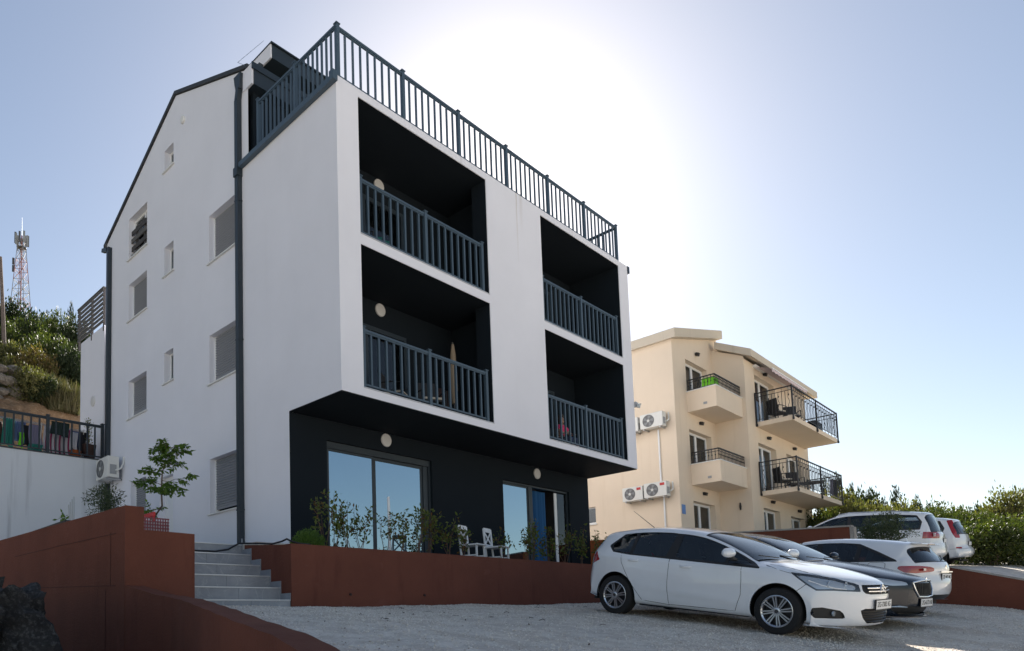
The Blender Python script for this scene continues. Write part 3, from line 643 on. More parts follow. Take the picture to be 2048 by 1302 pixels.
MB().box(1.02, 9.98, 4.55, 6.6, 12.4, 13.379).build('dormer_wall', 'dark_paint', dm)
MB().box(.96, .999, 3.70, 6.6, 13.385, 13.735).build('dormer_end', WT, dm)
MB().box(.95, 10.05, 3.64, 6.6, 13.736, 13.77).build('drip_edge', 'anthracite', dm)
MB().prism([(3.98,13.35),(4.42,13.35),(4.36,13.0),(4.30,12.82),(4.15,12.82),(4.05,13.0)], .82, .94, 'X').build('gutter_outlet', 'anthracite', dm)
MB().prism([(3.30,12.18),(3.58,12.18),(3.55,12.0),(3.50,11.82),(3.34,11.82)], -.11, -.035, 'X').build('gutter_outlet', 'anthracite', cn)
MB().tube([(-.05,3.2,12.3),(-.05,3.5,12.55),(.9,3.9,13.9)], .005, 6).build('cable', 'steel', cn)
# gutters and downpipes
gu = MB(); gu.bar((-.055,.02,10.09),(-.055,3.44,10.02),.10,.11); gu.box(-.12, .0-.003, -.06, .06, 10.03, 10.22)
gu.build('side_gutter', 'anthracite_light', H)
MB().box(11.025, 11.13, -.02, .16, 10.0, 10.2).build('gutter_end', 'anthracite', H)
p_ = MB(); p_.box(-.125, -.01, 3.42, 3.545, 1.47, 11.60); p_.bar((-.07,3.48,11.58),(-.07,3.42,11.85),.11,.11); p_.box(-.15, -.008, 3.40, 3.565, 9.78, 9.98)
dp = p_.build('downpipe', 'anthracite', H)
for z in (2.2, 6.0, 9.2): MB().box(-.13, -.008, 3.405, 3.56, z, z+.03).build('pipe_clip', 'anthracite', dp)
p_ = MB(); p_.box(-.125, -.01, 10.86, 10.99, 1.5, 11.16); p_.bar((-.07,10.92,11.1),(-.07,11.38,11.24),.11,.11); p_.build('downpipe', 'anthracite', H)
# railings of the house
FX = [.12+1.7467*i for i in range(7)]
railing('front_railing', [(x,.09) for x in FX], None, 10.2, 11.31, 8, 'anthracite_light', H)
railing('side_railing', [(.09,.09),(.09,1.45),(.09,2.86)], None, 10.2, 11.31, 8, 'anthracite_light', H, skip=(0,))
railing('side_railing', [(10.6,.09),(10.6,1.5),(10.6,2.9)], None, 10.2, 11.31, 6, 'anthracite', H, skip=(0,))
for (z0, z1) in LZ:
    railing('loggia_railing', [(.62,.10),(2.44,.10),(4.30,.10)], None, z0+.02, z0+1.205, 8, 'anthracite_light', H, bw=.044)
    railing('loggia_railing', [(6.68,.10),(8.48,.10),(10.36,.10)], None, z0+.02, z0+1.205, 8, 'anthracite_light', H, bw=.044)
fl = MB(); fl.box(W+.002, W+.06, -.06, .06, 5.86, 6.02); fl.bar((W+.05,-.03,6.0),(W+.20,-.12,5.96),.05,.012); fl.obox((W+.11,-.08,5.9),(.05,.01,0),(-.01,.04,.01),(0,-.012,.05)); fl.obox((W+.05,-.10,5.9),(.04,.01,0),(-.01,.03,.01),(0,-.012,.045)); fl.build('floodlight', 'steel', H)
# annex behind, flush with the gable
an = root('rear_annex', (1.5, 12.4, 4.7), 'white rear annex of the apartment house beside the laundry terrace', 'annex')
MB().box(.012, 5, 11.46, 13.42, 4.7, 8.97).build('wall', WT, an); lamp(.012, 12.3, 6.8, an, 'X', .17)
sf = root('slatted_screen', (.1, 12.5, 8.97), 'weathered horizontal slat screen on the annex roof at left', 'screen')
for y in (11.52, 12.5, 13.62): MB().box(.0, .06, y-.03, y+.03, 8.80, 10.15).build('post', 'wood_dark', sf)
sl0 = None
for k in range(8):
    z = 9.05+k*.142
    if sl0 is None: sl0 = MB().box(-.022, -.002, 11.48, 13.66, z, z+.095).build('slat', 'wood_grey', sf)
    else: link_copy(sl0, sf, (0, 0, k*.142))
MB().box(-.03, .08, 11.46, 13.68, 10.152, 10.18).build('top_rail', 'wood_grey', sf)
# ================================================================== beige neighbour house
B = root('beige_house', (23.5, 6, 1), 'beige rendered three storey house with iron balconies at right', 'house')
BS = 'beige_stucco'
AD = [(18.73,20.75,7.62,9.78),(18.73,20.80,4.72,6.95),(18.75,20.75,1.9,4.10)]
BD = [(22.32,24.60,7.52,9.62),(22.30,24.37,4.62,6.72),(25.65,27.62,4.62,6.76),(22.42,24.34,1.9,4.0),(25.72,27.6,1.9,3.93)]
MB().holes([(17.6,.4),(21.25,.4),(21.25,11.25),(17.6,10.30)], AD, 1.8, 'Y', .32).build('front_wall', BS, B)
MB().holes([(21.25,.4),(28.75,.4),(28.75,10.05),(21.25,10.05)], BD, .49, 'Y', .32).build('front_wall', BS, B)
MB().holes([(1.8,.4),(13,.4),(13,10.30),(1.8,10.30)], [(5.45,6.05,3.55,4.25)], 17.6, 'X', .2).build('side_wall', BS, B)
b = MB(); b.add([(21.25,.49,.4),(21.25,1.8,.4),(21.25,1.8,10.75),(21.25,.49,10.15)], [(0,1,2,3)]); b.add([(28.75,.49,.4),(28.75,13,.4),(28.75,13,11.5),(28.75,.49,10.05)], [(0,1,2,3)]); b.add([(17.6,13,.4),(28.75,13,.4),(28.75,13,11.5),(17.6,13,10.3)], [(0,1,2,3)])
b.add([(21.25,1.8,10.6),(21.25,13,10.6),(21.25,13,11.3),(21.25,1.8,11.3)], [(0,1,2,3)]); b.build('return_wall', BS, B)
def slab(name, pts, th, mat):
    n = len(pts); return MB().add(pts+[(x,y,z+th) for x, y, z in pts], [tuple(range(n)), tuple(range(n, 2*n))]+[(i,(i+1) % n,(i+1) % n+n,i+n) for i in range(n)]).build(name, mat, B)
r1 = slab('roof', [(17.38,1.55,10.24),(21.95,1.55,11.38),(21.95,13.2,11.38),(17.38,13.2,10.24)], .36, 'beige_trim')
MB().add([(17.40,1.57,10.61),(21.93,1.57,11.745),(21.93,13.2,11.745),(17.40,13.2,10.61)], [(0,1,2,3)]).build('roof_covering', 'roof_grey', r1)
r2 = slab('roof', [(21.02,.10,9.98),(29.45,.10,9.98),(29.45,13.2,11.8),(21.96,13.2,11.8),(21.96,1.549,10.70),(21.02,1.549,10.70)], .30, 'beige_trim')
MB().tube([(18.2,4,10.6),(18.15,4,11.2),(18.0,4,11.5),(17.75,4,12.1)], .012, 6).build('aerial', 'steel', r1)
MB().tube([(27.6,1,10.4),(27.6,1,10.95)], .015, 6).build('aerial', 'steel', r2)
MB().box(21.252,21.9,1.81,2.2,10.0,11.35).build('gable_infill', BS, B)
def pvc_door(x0, x1, y, z0, z1, shut=0):
    f = box_frame(MB(), x0+.002, x1-.002, y+.22, y+.29, z0+.002, z1-.002, .09); xm = (x0+x1)/2
    f.box(xm-.08, xm+.08, y+.22, y+.29, z0+.09, z1-.09); o = f.build('window', 'pvc_white', B)
    for a, c in ((x0+.09, xm-.08), (xm+.08, x1-.09)):
        MB().box(a, c, y+.25, y+.256, z0+.09, z1-.09).build('pane', 'window_glass', o)
    m = MB(); n = 26
    for i in range(n+1):
        x = x0+.1+(x1-x0-.2)*i/n; m.v += [(x, y+.29+.015*math.sin(i*1.9), z0+.05), (x, y+.29+.015*math.sin(i*1.9), z1-.05)]
    m.f = [(2*i,2*i+2,2*i+3,2*i+1) for i in range(n)]; m.build('net_curtain', 'cloth_white', o, 80)
    MB().box(x0-.3, x1+.3, y+.9, y+.92, z0, z1).build('room_back', 'black', o)
    return o
for a in AD: pvc_door(a[0], a[1], 1.8, a[2], a[3])
for a in BD: pvc_door(a[0], a[1], .49, a[2], a[3])
f = MB(); f.box(17.72,17.78,5.452,6.048,3.552,4.248); o = f.build('window', 'pvc_white', B); MB().box(17.705,17.719,5.5,6.0,3.62,4.2).build('pane', 'window_glass', o); MB().box(17.54,17.6-.002,5.4,6.1,3.50,3.549).build('sill', 'sill_white', o)
for x, y, z in [(19.72,1.8,10.2),(19.75,1.8,7.35),(19.7,1.8,4.48),(23.4,.49,9.86),(23.4,.49,7.08),(26.6,.49,7.12),(23.35,.49,4.33),(26.7,.49,4.25)]:
    m = MB(); m.box(x-.05,x+.05,y-.04,y-.002,z-.05,z+.05); m.obox((x,y-.09,z-.02),(.07,0,0),(0,.06,.02),(0,-.02,.06)); m.build('wall_lamp', 'iron', B)
# solid balconies
for z0, zt in ((7.60,8.40),(4.70,5.50)):
    m = MB(); m.box(18.67,21.248,.64,.76,z0,zt); m.box(18.67,18.79,.76,1.798,z0,zt); m.box(18.79,21.248,.76,1.798,z0,z0+.15)
    bb = m.build('balcony', BS, B)
    c = MB(); c.box(18.64,21.248,.61,.79,zt+.001,zt+.03); c.box(18.64,18.82,.79,1.798,zt+.001,zt+.03); c.build('coping', 'sill_white', bb)
    m = MB(); P = [(18.72,1.75),(18.72,.70),(21.2,.70)]; zr = zt+.47
    for i in range(2):
        a, c = Vector((*P[i],0)), Vector((*P[i+1],0)); up = Vector((0,0,1))
        m.bar(a+up*zr, c+up*zr, .05, .04); m.bar(a+up*(zr-.10), c+up*(zr-.10), .025, .02); m.bar(a+up*(zt+.07), c+up*(zt+.07), .025, .02)
    r_ = m.build('iron_railing', 'iron', bb); m = MB()
    for i in range(2):
        a, c = Vector((*P[i],0)), Vector((*P[i+1],0)); n = int((c-a).length/.13)
        for k in range(n+1):
            q = a.lerp(c, k/n); m.bar(q+up*(zt+.03), q+up*zr, .018); m.lathe([(.004,-.05),(.028,0),(.004,.05)], 6, q+up*(zt+.24))
    tag(m.build('iron_balusters', 'iron', r_), kind='stuff')
    MB().box(19.9,20.05,.62,.639,z0+.12,z0+.22).build('vent', 'sill_white', bb) if False else MB().box(18.65,18.669,1.0,1.14,z0+.16,z0+.25).build('vent', 'antenna_grey', bb)
# cantilevered slabs with tall iron railings
for z0 in (7.36, 4.46):
    bb = MB().box(22.2,28.2,-.93,.488,z0,z0+.19).build('balcony', BS, B); zt = z0+.19; zr = z0+1.38
    m = MB(); P = [(22.17,.45),(22.17,-.96),(28.23,-.96),(28.23,.45)]
    for i in range(3):
        a, c = Vector((*P[i],0)), Vector((*P[i+1],0))
        m.bar(a+up*zr, c+up*zr, .05, .04); m.bar(a+up*(zr-.16), c+up*(zr-.16), .025, .02); m.bar(a+up*(zt+.08), c+up*(zt+.08), .025, .02)
    for x, y in P+[(25.2,-.96)]:
        m.box(x-.025,x+.025,y-.025,y+.025,z0+.05,zr+.04); m.box(x-.04,x+.04,y-.04,y+.026,z0+.0,z0+.10)
    r_ = m.build('iron_railing', 'iron', bb); m = MB()
    for i in range(3):
        a, c = Vector((*P[i],0)), Vector((*P[i+1],0)); n = int((c-a).length/.125)
        for k in range(n+1):
            q = a.lerp(c, k/n)
            if k % 3 == 1:
                pts = [q+up*(zt+.08)]+[q+up*(zt+.1+.06*j)+(c-a).normalized()*.025*math.sin(j*1.0) for j in range(12)]+[q+up*(zr-.16)]
                m.tube(pts, .009, 4, False); m.lathe([(.004,-.05),(.03,0),(.004,.05)], 6, q+up*(zt+.85))
            else: m.bar(q+up*(zt+.08), q+up*(zr-.16), .018)
            if k % 2 == 0: m.bar(q+up*(zr-.16), q+up*zr, .012)
    tag(m.build('iron_balusters', 'iron', r_), kind='stuff')
# awning
m = MB(); n = 44
for i in range(n+1):
    x = 22.25+4.4*i/n; s_ = .05*abs(math.sin(i*math.pi/4)); m.v += [(x,.43,9.93),(x,-.25,9.66),(x,-.26,9.50+s_)]
m.f = [f_ for i in range(n) for f_ in ((3*i,3*i+3,3*i+4,3*i+1),(3*i+1,3*i+4,3*i+5,3*i+2))]
aw = m.build('awning', 'awning', B); MB().box(22.2,26.7,.36,.488,9.90,10.0).build('cassette', 'pvc_white', aw); MB().box(22.25,26.65,-.28,-.24,9.65,9.69).build('front_bar', 'pvc_white', aw)
MB().box(17.70,17.98,1.78,1.799,3.50,3.86).build('blue_plate', 'sign_blue', B)
m = MB(); m.tube([(17.56,2.5,6.86),(17.56,2.5,4.75)], .035, 8); m.build('conduit', 'pvc_white', B); MB().tube([(17.56,2.42,4.2),(17.56,2.42,1.4)], .035, 8).build('conduit', 'pvc_white', B)
MB().lathe([(.001,-.16),(.03,-.14),(.045,0),(.03,.14),(.001,.16)], 10, (21.2,.96,4.0)).build('wall_lamp', 'iron', B, 50)
# ------------------------------------------------------------------ air-conditioning units
def ac_unit(loc, rotz, label, red=False, size=(.86,.56,.30), pipe=True):
    r_ = root('air_conditioner', loc, label, 'air conditioner', 'outdoor air conditioning units', rot=(0,0,rotz)); w_, h_, d_ = size
    b_ = MB().box(-w_/2, w_/2, -d_-.12, -.12, 0, h_).build('casing', 'ac_white', r_, bevel=.012)
    cx = -w_*.12; cz = h_/2; yf = -d_-.12; rr = h_*.42
    MB().lathe([(rr,yf-.002),(rr,yf-.014),(rr*.95,yf-.016),(rr*.95,yf-.003),(.001,yf-.003)], 28, (cx,0,cz), 'Y').build('fan_opening', 'ac_dark', r_)
    f = MB()
    for k in range(5):
        a = 2*math.pi*k/5
        f.add([(cx+.05*math.cos(a),yf-.006,cz+.05*math.sin(a)),(cx+rr*.9*math.cos(a-.25),yf-.005,cz+rr*.9*math.sin(a-.25)),(cx+rr*.9*math.cos(a+.35),yf-.009,cz+rr*.9*math.sin(a+.35)),(cx+.05*math.cos(a+.8),yf-.008,cz+.05*math.sin(a+.8))], [(0,1,2,3)])
    f.build('fan', 'fan_grey', r_)
    MB().lathe([(rr*.22,yf-.010),(rr*.22,yf-.020),(.001,yf-.022)], 16, (cx,0,cz), 'Y').build('fan_hub', 'ac_white', r_)
    g = MB()
    for k in range(5): g.lathe([(rr*(.36+.15*k)-.003,yf-.018),(rr*(.36+.15*k)+.003,yf-.018),(rr*(.36+.15*k)+.003,yf-.022),(rr*(.36+.15*k)-.003,yf-.022)], 24, (cx,0,cz), 'Y', False)
    tag(g.build('fan_grille', 'fan_grey', r_), kind='stuff')
    if red: MB().box(w_*.22, w_*.42, yf-.006, yf-.001, h_*.72, h_*.90).build('sticker', 'ac_red', r_)
    for s_ in (-1, 1):
        k_ = MB(); k_.box(s_*w_*.36-.02, s_*w_*.36+.02, -d_-.10, -.002, -.05, -.004); k_.box(s_*w_*.36-.02, s_*w_*.36+.02, -.025, -.002, -.05, .32); k_.build('bracket', 'steel', r_)
    if pipe: MB().tube([(w_/2-.02,-.22,h_*.35),(w_/2+.06,-.20,h_*.33),(w_/2+.09,-.10,h_*.45),(w_/2+.07,-.03,h_*.7),(w_/2+.05,-.015,h_)], .028, 8).build('pipe', 'ac_white', r_, 60)
    s2 = MB(); s2.box(w_/2+.001, w_/2+.012, -d_-.06, -.2, h_*.15, h_*.6); s2.build('service_cover', 'antenna_grey', r_)
    return r_
PI = math.pi
ac_unit((17.6,2.58,6.90), -PI/2, 'upper white air conditioner on the beige side wall, nearest the balconies', size=(.92,.56,.32))
ac_unit((17.6,3.60,6.88), -PI/2, 'upper white air conditioner on the beige side wall, partly behind the white house', size=(.92,.56,.32))
ac_unit((17.6,2.57,4.20), -PI/2, 'lower air conditioner with red sticker on the beige wall, nearest the balconies', True, size=(.92,.56,.32))
ac_unit((17.6,3.52,4.18), -PI/2, 'lower air conditioner with red sticker on the beige wall, nearest the white house', True, size=(.86,.54,.32))
ac_unit((0,10.35,3.98), -PI/2, 'white air conditioner beside the left downpipe of the white house', size=(.85,.60,.32))
# ================================================================== cars
def catmull(P, n):
    P = np.array(P, float); d = np.concatenate([[0], np.cumsum(np.linalg.norm(np.diff(P[:, :2], axis=0), axis=1)**.75)])
    # monotone-ish cubic through points
    t = np.linspace(0, d[-1], 2000); out = []
    T = np.zeros_like(P)
    for i in range(len(P)):
        a, b_ = max(i-1, 0), min(i+1, len(P)-1); T[i] = (P[b_]-P[a])/(d[b_]-d[a])
    k = np.clip(np.searchsorted(d, t, side='right')-1, 0, len(P)-2); h = (d[k+1]-d[k])[:, None]; u = ((t-d[k])/h[:, 0])[:, None]
    C = (2*u**3-3*u**2+1)*P[k]+(u**3-2*u**2+u)*h*T[k]+(-2*u**3+3*u**2)*P[k+1]+(u**3-u**2)*h*T[k+1]
    L = np.concatenate([[0], np.cumsum(np.linalg.norm(np.diff(C[:, :2], axis=0), axis=1))])
    s = np.linspace(0, L[-1], n); return np.stack([np.interp(s, L, C[:, i]) for i in range(C.shape[1])], -1), s
def sdpoly(x, z, poly):
    x = np.asarray(x); d = np.full(x.shape, 1e9); ins = np.zeros(x.shape, bool); n = len(poly)
    for i in range(n):
        ax, az = poly[i]; bx, bz = poly[(i+1) % n]; ex, ez = bx-ax, bz-az
        t = np.clip(((x-ax)*ex+(z-az)*ez)/(ex*ex+ez*ez+1e-12), 0, 1)
        d = np.minimum(d, np.hypot(x-ax-t*ex, z-az-t*ez))
        c = ((az > z) != (bz > z)) & (x < (bx-ax)*(z-az)/(bz-az+1e-12)+ax); ins ^= c
    return np.where(ins, -d, d)
def sdline(x, z, pts):
    d = np.full(np.asarray(x).shape, 1e9)
    for (ax, az), (bx, bz) in zip(pts[:-1], pts[1:]):
        ex, ez = bx-ax, bz-az; t = np.clip(((x-ax)*ex+(z-az)*ez)/(ex*ex+ez*ez+1e-12), 0, 1); d = np.minimum(d, np.hypot(x-ax-t*ex, z-az-t*ez))
    return d
def clip(A, polys, fn):
    """split polygons by the zero line of a scalar field -> (A, inside, outside)"""
    f = fn(A); A = list(A); f = list(f); cache = {}; ins = []; out = []
    def cut(i, j):
        k = (i, j) if i < j else (j, i)
        if k not in cache:
            t = f[k[0]]/(f[k[0]]-f[k[1]]); A.append(A[k[0]]*(1-t)+A[k[1]]*t); f.append(0.0); cache[k] = len(A)-1
        return cache[k]
    for p in polys:
        fv = [f[i] for i in p]
        if max(fv) <= 0: ins.append(p); continue
        if min(fv) >= 0: out.append(p); continue
        a, b_ = [], []
        for q in range(len(p)):
            i, j = p[q], p[(q+1) % len(p)]
            if f[i] <= 0: a.append(i)
            if f[i] >= 0: b_.append(i)
            if f[i]*f[j] < 0: c = cut(i, j); a.append(c); b_.append(c)
        if len(a) > 2: ins.append(a)
        if len(b_) > 2: out.append(b_)
    return np.array(A), ins, out
def emit(name, A, polys, mat, parent, off=0.0, mirror=True, side=0, smooth=35):
    """polys of the half shell -> mesh (both halves, or only side +1 left / -1 right)"""
    if not polys: return None
    m = MB(); idx = {}
    used = sorted({i for p in polys for i in p}); V = A[used, :3]+A[used, 5:8]*off; idx = {u: k for k, u in enumerate(used)}
    fs = [[idx[i] for i in p] for p in polys]
    i0 = polys[len(polys)//2]; pc = A[i0, :3]; gn = np.cross(pc[1]-pc[0], pc[2]-pc[0])
    if gn @ A[i0, 5:8].mean(0) < 0: fs = [p[::-1] for p in fs]
    me_v = []; me_f = []
    if side >= 0: me_v += [tuple(v) for v in V]; me_f += [tuple(p) for p in fs]
    if side <= 0:
        k = len(me_v); me_v += [(v[0], -v[1], v[2]) for v in V]; me_f += [tuple(i+k for i in reversed(p)) for p in fs]
    me = bpy.data.meshes.new(name); me.from_pydata(me_v, [], me_f)
    if side == 0:
        bm = bmesh.new(); bm.from_mesh(me); bmesh.ops.remove_doubles(bm, verts=bm.verts, dist=.0004); bm.to_mesh(me); bm.free()
    me.polygons.foreach_set('use_smooth', [True]*len(me.polygons)); me.set_sharp_from_angle(angle=R(smooth)); me.materials.append(MATS[mat])
    o = bpy.data.objects.new(name, me); col.objects.link(o); o.parent = parent; return o
def shell(sp):
    ch, s = catmull(sp['chain'], sp.get('n', 190)); N = len(ch); xt, zt = ch[:, 0], ch[:, 1]
    Wm = sp['W']; zb_ = np.interp(xt, *zip(*sp['sill'])); belt = np.interp(xt, *zip(*sp['belt'])); zroof = zt.max()
    Wx = np.interp(xt, *zip(*sp['plan']))*Wm
    zsh = np.minimum(belt, zt-sp.get('hood_drop', .10)); zsh = np.maximum(zsh, zb_+.25*(zt-zb_))
    t = np.clip((zt-belt)/(zroof-belt.mean()), 0, 1); t = t**.85
    wr = Wx*(sp.get('hoodw', .86)*(1-t)+sp['roofw']*t); crown = sp.get('crown', .055)*(.7+.5*t)
    crown = np.minimum(crown, .35*(zt-zb_)+.004)
    zr = zt-crown; bow = np.interp(xt, *zip(*sp['bow']))
    h = zsh-zb_
    CP = np.zeros((N, 11, 2))
    CP[:, 0] = np.stack([.70*Wx, zb_], -1); CP[:, 1] = np.stack([.93*Wx, zb_+.0*h], -1); CP[:, 2] = np.stack([.985*Wx, zb_+.13*h], -1)
    CP[:, 3] = np.stack([1.005*Wx, zb_+.45*h], -1); CP[:, 4] = np.stack([1.01*Wx, zb_+.78*h], -1); CP[:, 5] = np.stack([.965*Wx, zsh+.01], -1)
    CP[:, 6] = np.stack([(.93*Wx)*.5+wr*.53, zsh+.5*(zr-zsh)], -1); CP[:, 7] = np.stack([wr, zr+.012], -1)
    CP[:, 8] = np.stack([.82*wr, zt-.30*crown], -1); CP[:, 9] = np.stack([.42*wr, zt-.02*crown], -1); CP[:, 10] = np.stack([0*wr, zt], -1)
    # clamped uniform B-spline, v in control index units
    vv = np.concatenate([np.linspace(0, 2, 7)[:-1], np.linspace(2, 8, 31)[:-1], np.linspace(8, 10, 9)]); M_ = len(vv)
    ext = np.concatenate([2*CP[:, :1]-CP[:, 1:2], CP, 2*CP[:, -1:]-CP[:, -2:-1]], 1)
    pts = np.zeros((N, M_, 2))
    for q, v in enumerate(vv):
        i = min(int(v), 9); u = v-i; Bq = np.array([(1-u)**3, 3*u**3-6*u**2+4, -3*u**3+3*u**2+3*u+1, u**3])/6
        pts[:, q] = np.tensordot(ext[:, i:i+4], Bq, axes=([1], [0]))
    q_ = np.clip(pts[..., 0]/np.maximum(Wx[:, None], 1e-6), 0, 1.05)
    X = xt[:, None]-np.sign(bow)[:, None]*np.abs(bow)[:, None]*q_**2.6
    P = np.stack([X, pts[..., 0], pts[..., 1]], -1)
    for pl_, amp, xa, xb in sp.get('crease', []):
        zc = np.interp(P[..., 0], *zip(*pl_)); d_ = P[..., 2]-zc; wx = np.clip((P[..., 0]-xa)/.25, 0, 1)*np.clip((xb-P[..., 0])/.25, 0, 1)
        P[..., 1] += amp*wx*np.where(d_ > 0, np.exp(-np.clip(d_, 0, 2)/.13), np.exp(np.clip(d_, -2, 0)/.022))*(vv[None] < 5.0)*(vv[None] > 1.2)
    du = np.gradient(P, axis=0); dv = np.gradient(P, axis=1); Nn = np.cross(dv, du); Nn /= np.maximum(np.linalg.norm(Nn, axis=-1, keepdims=True), 1e-9)
    ctr = np.array([0, 0, .6]); sg = np.sign((Nn*(P-ctr)).sum()); Nn *= sg
    A = np.concatenate([P, np.repeat(s[:, None], M_, 1)[..., None], np.repeat(vv[None], N, 0)[..., None], Nn], -1).reshape(-1, 8)
    polys = []
    for i in range(N-1):
        for j in range(M_-1):
            a = i*M_+j; polys.append([a, a+1, a+M_+1, a+M_])
    wrs = np.interp
    return A, polys, ch, s, wr
def wheel(name, x, y, r, parent, sp, side, rimr=.215):
    """side +1: outer face towards +Y"""
    c = (x, y, r); w_ = .105
    t = MB(); prof = [(rimr+.004,-w_),(r-.035,-w_*1.02),(r-.012,-w_*.93),(r,-w_*.7),(r,w_*.7),(r-.012,w_*.93),(r-.035,w_*1.02),(rimr+.004,w_)]
    wh = t.lathe([(a, h*side) for a, h in prof], 48, c, 'Y', False).build('wheel', 'rubber', parent, 40)
    yo = y+side*w_*.92
    d_ = MB().lathe([(rimr,-.001),(rimr,-.10),(.001,-.10)] if False else [(rimr*.99, -side*.055),(.001, -side*.055)], 32, (x, yo, r), 'Y'); d_.build('brake_disc', 'alloy_dark', wh)
    rm = MB(); rm.lathe([(rimr+.006,-side*.02),(rimr+.008,side*.004),(rimr-.006,side*.008),(rimr-.022,-side*.004),(rimr-.026,-side*.05)], 40, (x, yo, r), 'Y', False)
    ns, twin = sp
    for k in range(ns):
        a0 = 2*math.pi*(k+.25)/ns
        for off in ((-twin, twin) if twin else (0,)):
            ca, sa = math.cos(a0), math.sin(a0); cb, sb = math.cos(a0+off), math.sin(a0+off)
            p1 = Vector((x+.045*ca-.011*sa*np.sign(off), yo-side*.012, r+.045*sa+.011*ca*np.sign(off))); p2 = Vector((x+(rimr-.012)*cb, yo-side*.002, r+(rimr-.012)*sb))
            rm.bar(p1, p2, .017 if twin else .034, .022, (0,1,0))
    rm.lathe([(.052,-side*.03),(.052,-side*.004),(.035,side*.002),(.001,side*.003)], 20, (x, yo, r), 'Y')
    rm.build('rim', 'alloy', wh, 30)
    hb = MB().lathe([(.026,side*.0035),(.026,side*.006),(.001,side*.0065)], 14, (x, yo, r), 'Y').build('hub_cap', 'alloy_dark', wh)
    return wh
def car(name, sp, loc, rot, label, group, paint):
    C_ = root(name, loc, label, 'car', group, rot=rot)
    A, polys, ch, s, wr = shell(sp); r = sp['r']; ax = sp['axles']; A0 = A.copy()
    # wheel arches
    for x in ax:
        A, ins, polys = clip(A, polys, lambda A: np.maximum(np.hypot(A[:, 0]-x, A[:, 2]-r-.01)-sp['arch'], np.maximum(A[:, 4]-5.5, .45-np.abs(A[:, 1]))))
    body_feats = []
    def feat(fn, nm, mat, off=0., sides='both', **k):
        nonlocal A, polys
        A, ins, polys = clip(A, polys, fn)
        if sides == 'both': return [emit(nm, A, ins, mat, C_, off)]
        return [emit(nm, A, ins, mat, C_, off, side=s_) for s_ in (-1, 1)]
    # windscreen / rear window, in chain coordinates
    def glassband(x0, x1, front, dv=.30, grow=0):
        i0, i1 = int(np.argmax(ch[:, 0])), int(np.argmin(ch[:, 0])); s0, s1 = np.interp(-np.array([x0, x1]), -ch[i0:i1, 0], s[i0:i1])
        return lambda A: np.maximum(np.maximum((s0-grow)-A[:, 3], A[:, 3]-(s1+grow)), (7.0+dv-grow*4)-A[:, 4])
    if 'wind' in sp: feat(glassband(*sp['wind'], True, grow=0), 'windscreen', 'windscreen_glass', -.004)
    if 'wind' in sp: feat(glassband(*sp['wind'], True, grow=.03), 'windscreen_trim', 'plastic_dark', -.002)
    if 'rear' in sp: feat(glassband(*sp['rear'], False, dv=sp.get('rdv', .1), grow=0), 'rear_window', 'windscreen_glass', -.004)
    if 'rear' in sp: feat(glassband(*sp['rear'], False, dv=sp.get('rdv', .1), grow=.02), 'rear_window_trim', 'plastic_dark', -.002)
    for poly in sp['side_glass']: feat(lambda A: np.maximum(sdpoly(A[:, 0], A[:, 2], poly), np.maximum(A[:, 4]-6.85, 4.6-A[:, 4])), 'side_window', 'car_glass', -.006, 'each')
    feat(lambda A: np.maximum(sdpoly(A[:, 0], A[:, 2], sp['side_trim'])-.012, np.maximum(A[:, 4]-6.92, 4.5-A[:, 4])), 'window_trim', 'plastic_dark', -.002, 'each')
    for nm, mat, off, view, poly, cond, *gr in sp['feats']:
        gr = gr[0] if gr else 0.
        if view == 'side': fn = lambda A: np.maximum(sdpoly(A[:, 0], A[:, 2], poly)-gr, cond(A))
        else: fn = lambda A: np.maximum(sdpoly(np.abs(A[:, 1]), A[:, 2], poly), cond(A))
        feat(fn, nm, mat, off, 'both' if nm in sp['centre'] else 'each')
    G0 = A0
    def skin_y(x, z, lo_v, hi_v):
        k = (G0[:, 4] >= lo_v) & (G0[:, 4] <= hi_v); Q = G0[k]; d = (Q[:, 0]-x)**2+(Q[:, 2]-z)**2
        i = np.argsort(d)[:4]; w_ = 1/(d[i]+1e-6); return float((Q[i, 1]*w_).sum()/w_.sum())
    def skin_z(x, y):
        Q = G0[G0[:, 4] >= 5.5]; d = (Q[:, 0]-x)**2+(Q[:, 1]-y)**2; i = np.argsort(d)[:4]; w_ = 1/(d[i]+1e-6); return float((Q[i, 2]*w_).sum()/w_.sum())
    def seam(pts3, nm):
        for sd in (-1, 1): MB().tube([(p[0], sd*p[1], p[2]) for p in pts3], .0042, 5).build(nm, 'black', C_)
    def dense(pts):
        o = []
        for (a_, b_), (c_, d_) in zip(pts[:-1], pts[1:]):
            n_ = max(2, int(math.hypot(c_-a_, d_-b_)/.03)); o += [(a_+(c_-a_)*k/n_, b_+(d_-b_)*k/n_) for k in range(n_)]
        return o+[pts[-1]]
    for pts, lo_v, hi_v in sp['gaps']: seam([(x, skin_y(x, z, lo_v, hi_v)-.0012, z) for x, z in dense(pts)], 'panel_gap')
    if 'top_gap' in sp: seam([(x, y, skin_z(x, y)-.0012) for x, y in dense(sp['top_gap'])], 'bonnet_gap')
    bd = emit('body', A, polys, paint, C_); emit('interior_trim', A, [p for p in polys if A[p, 2].mean() > .82 and A[p, 0].max() < .9], 'plastic_dark', C_, -.022)
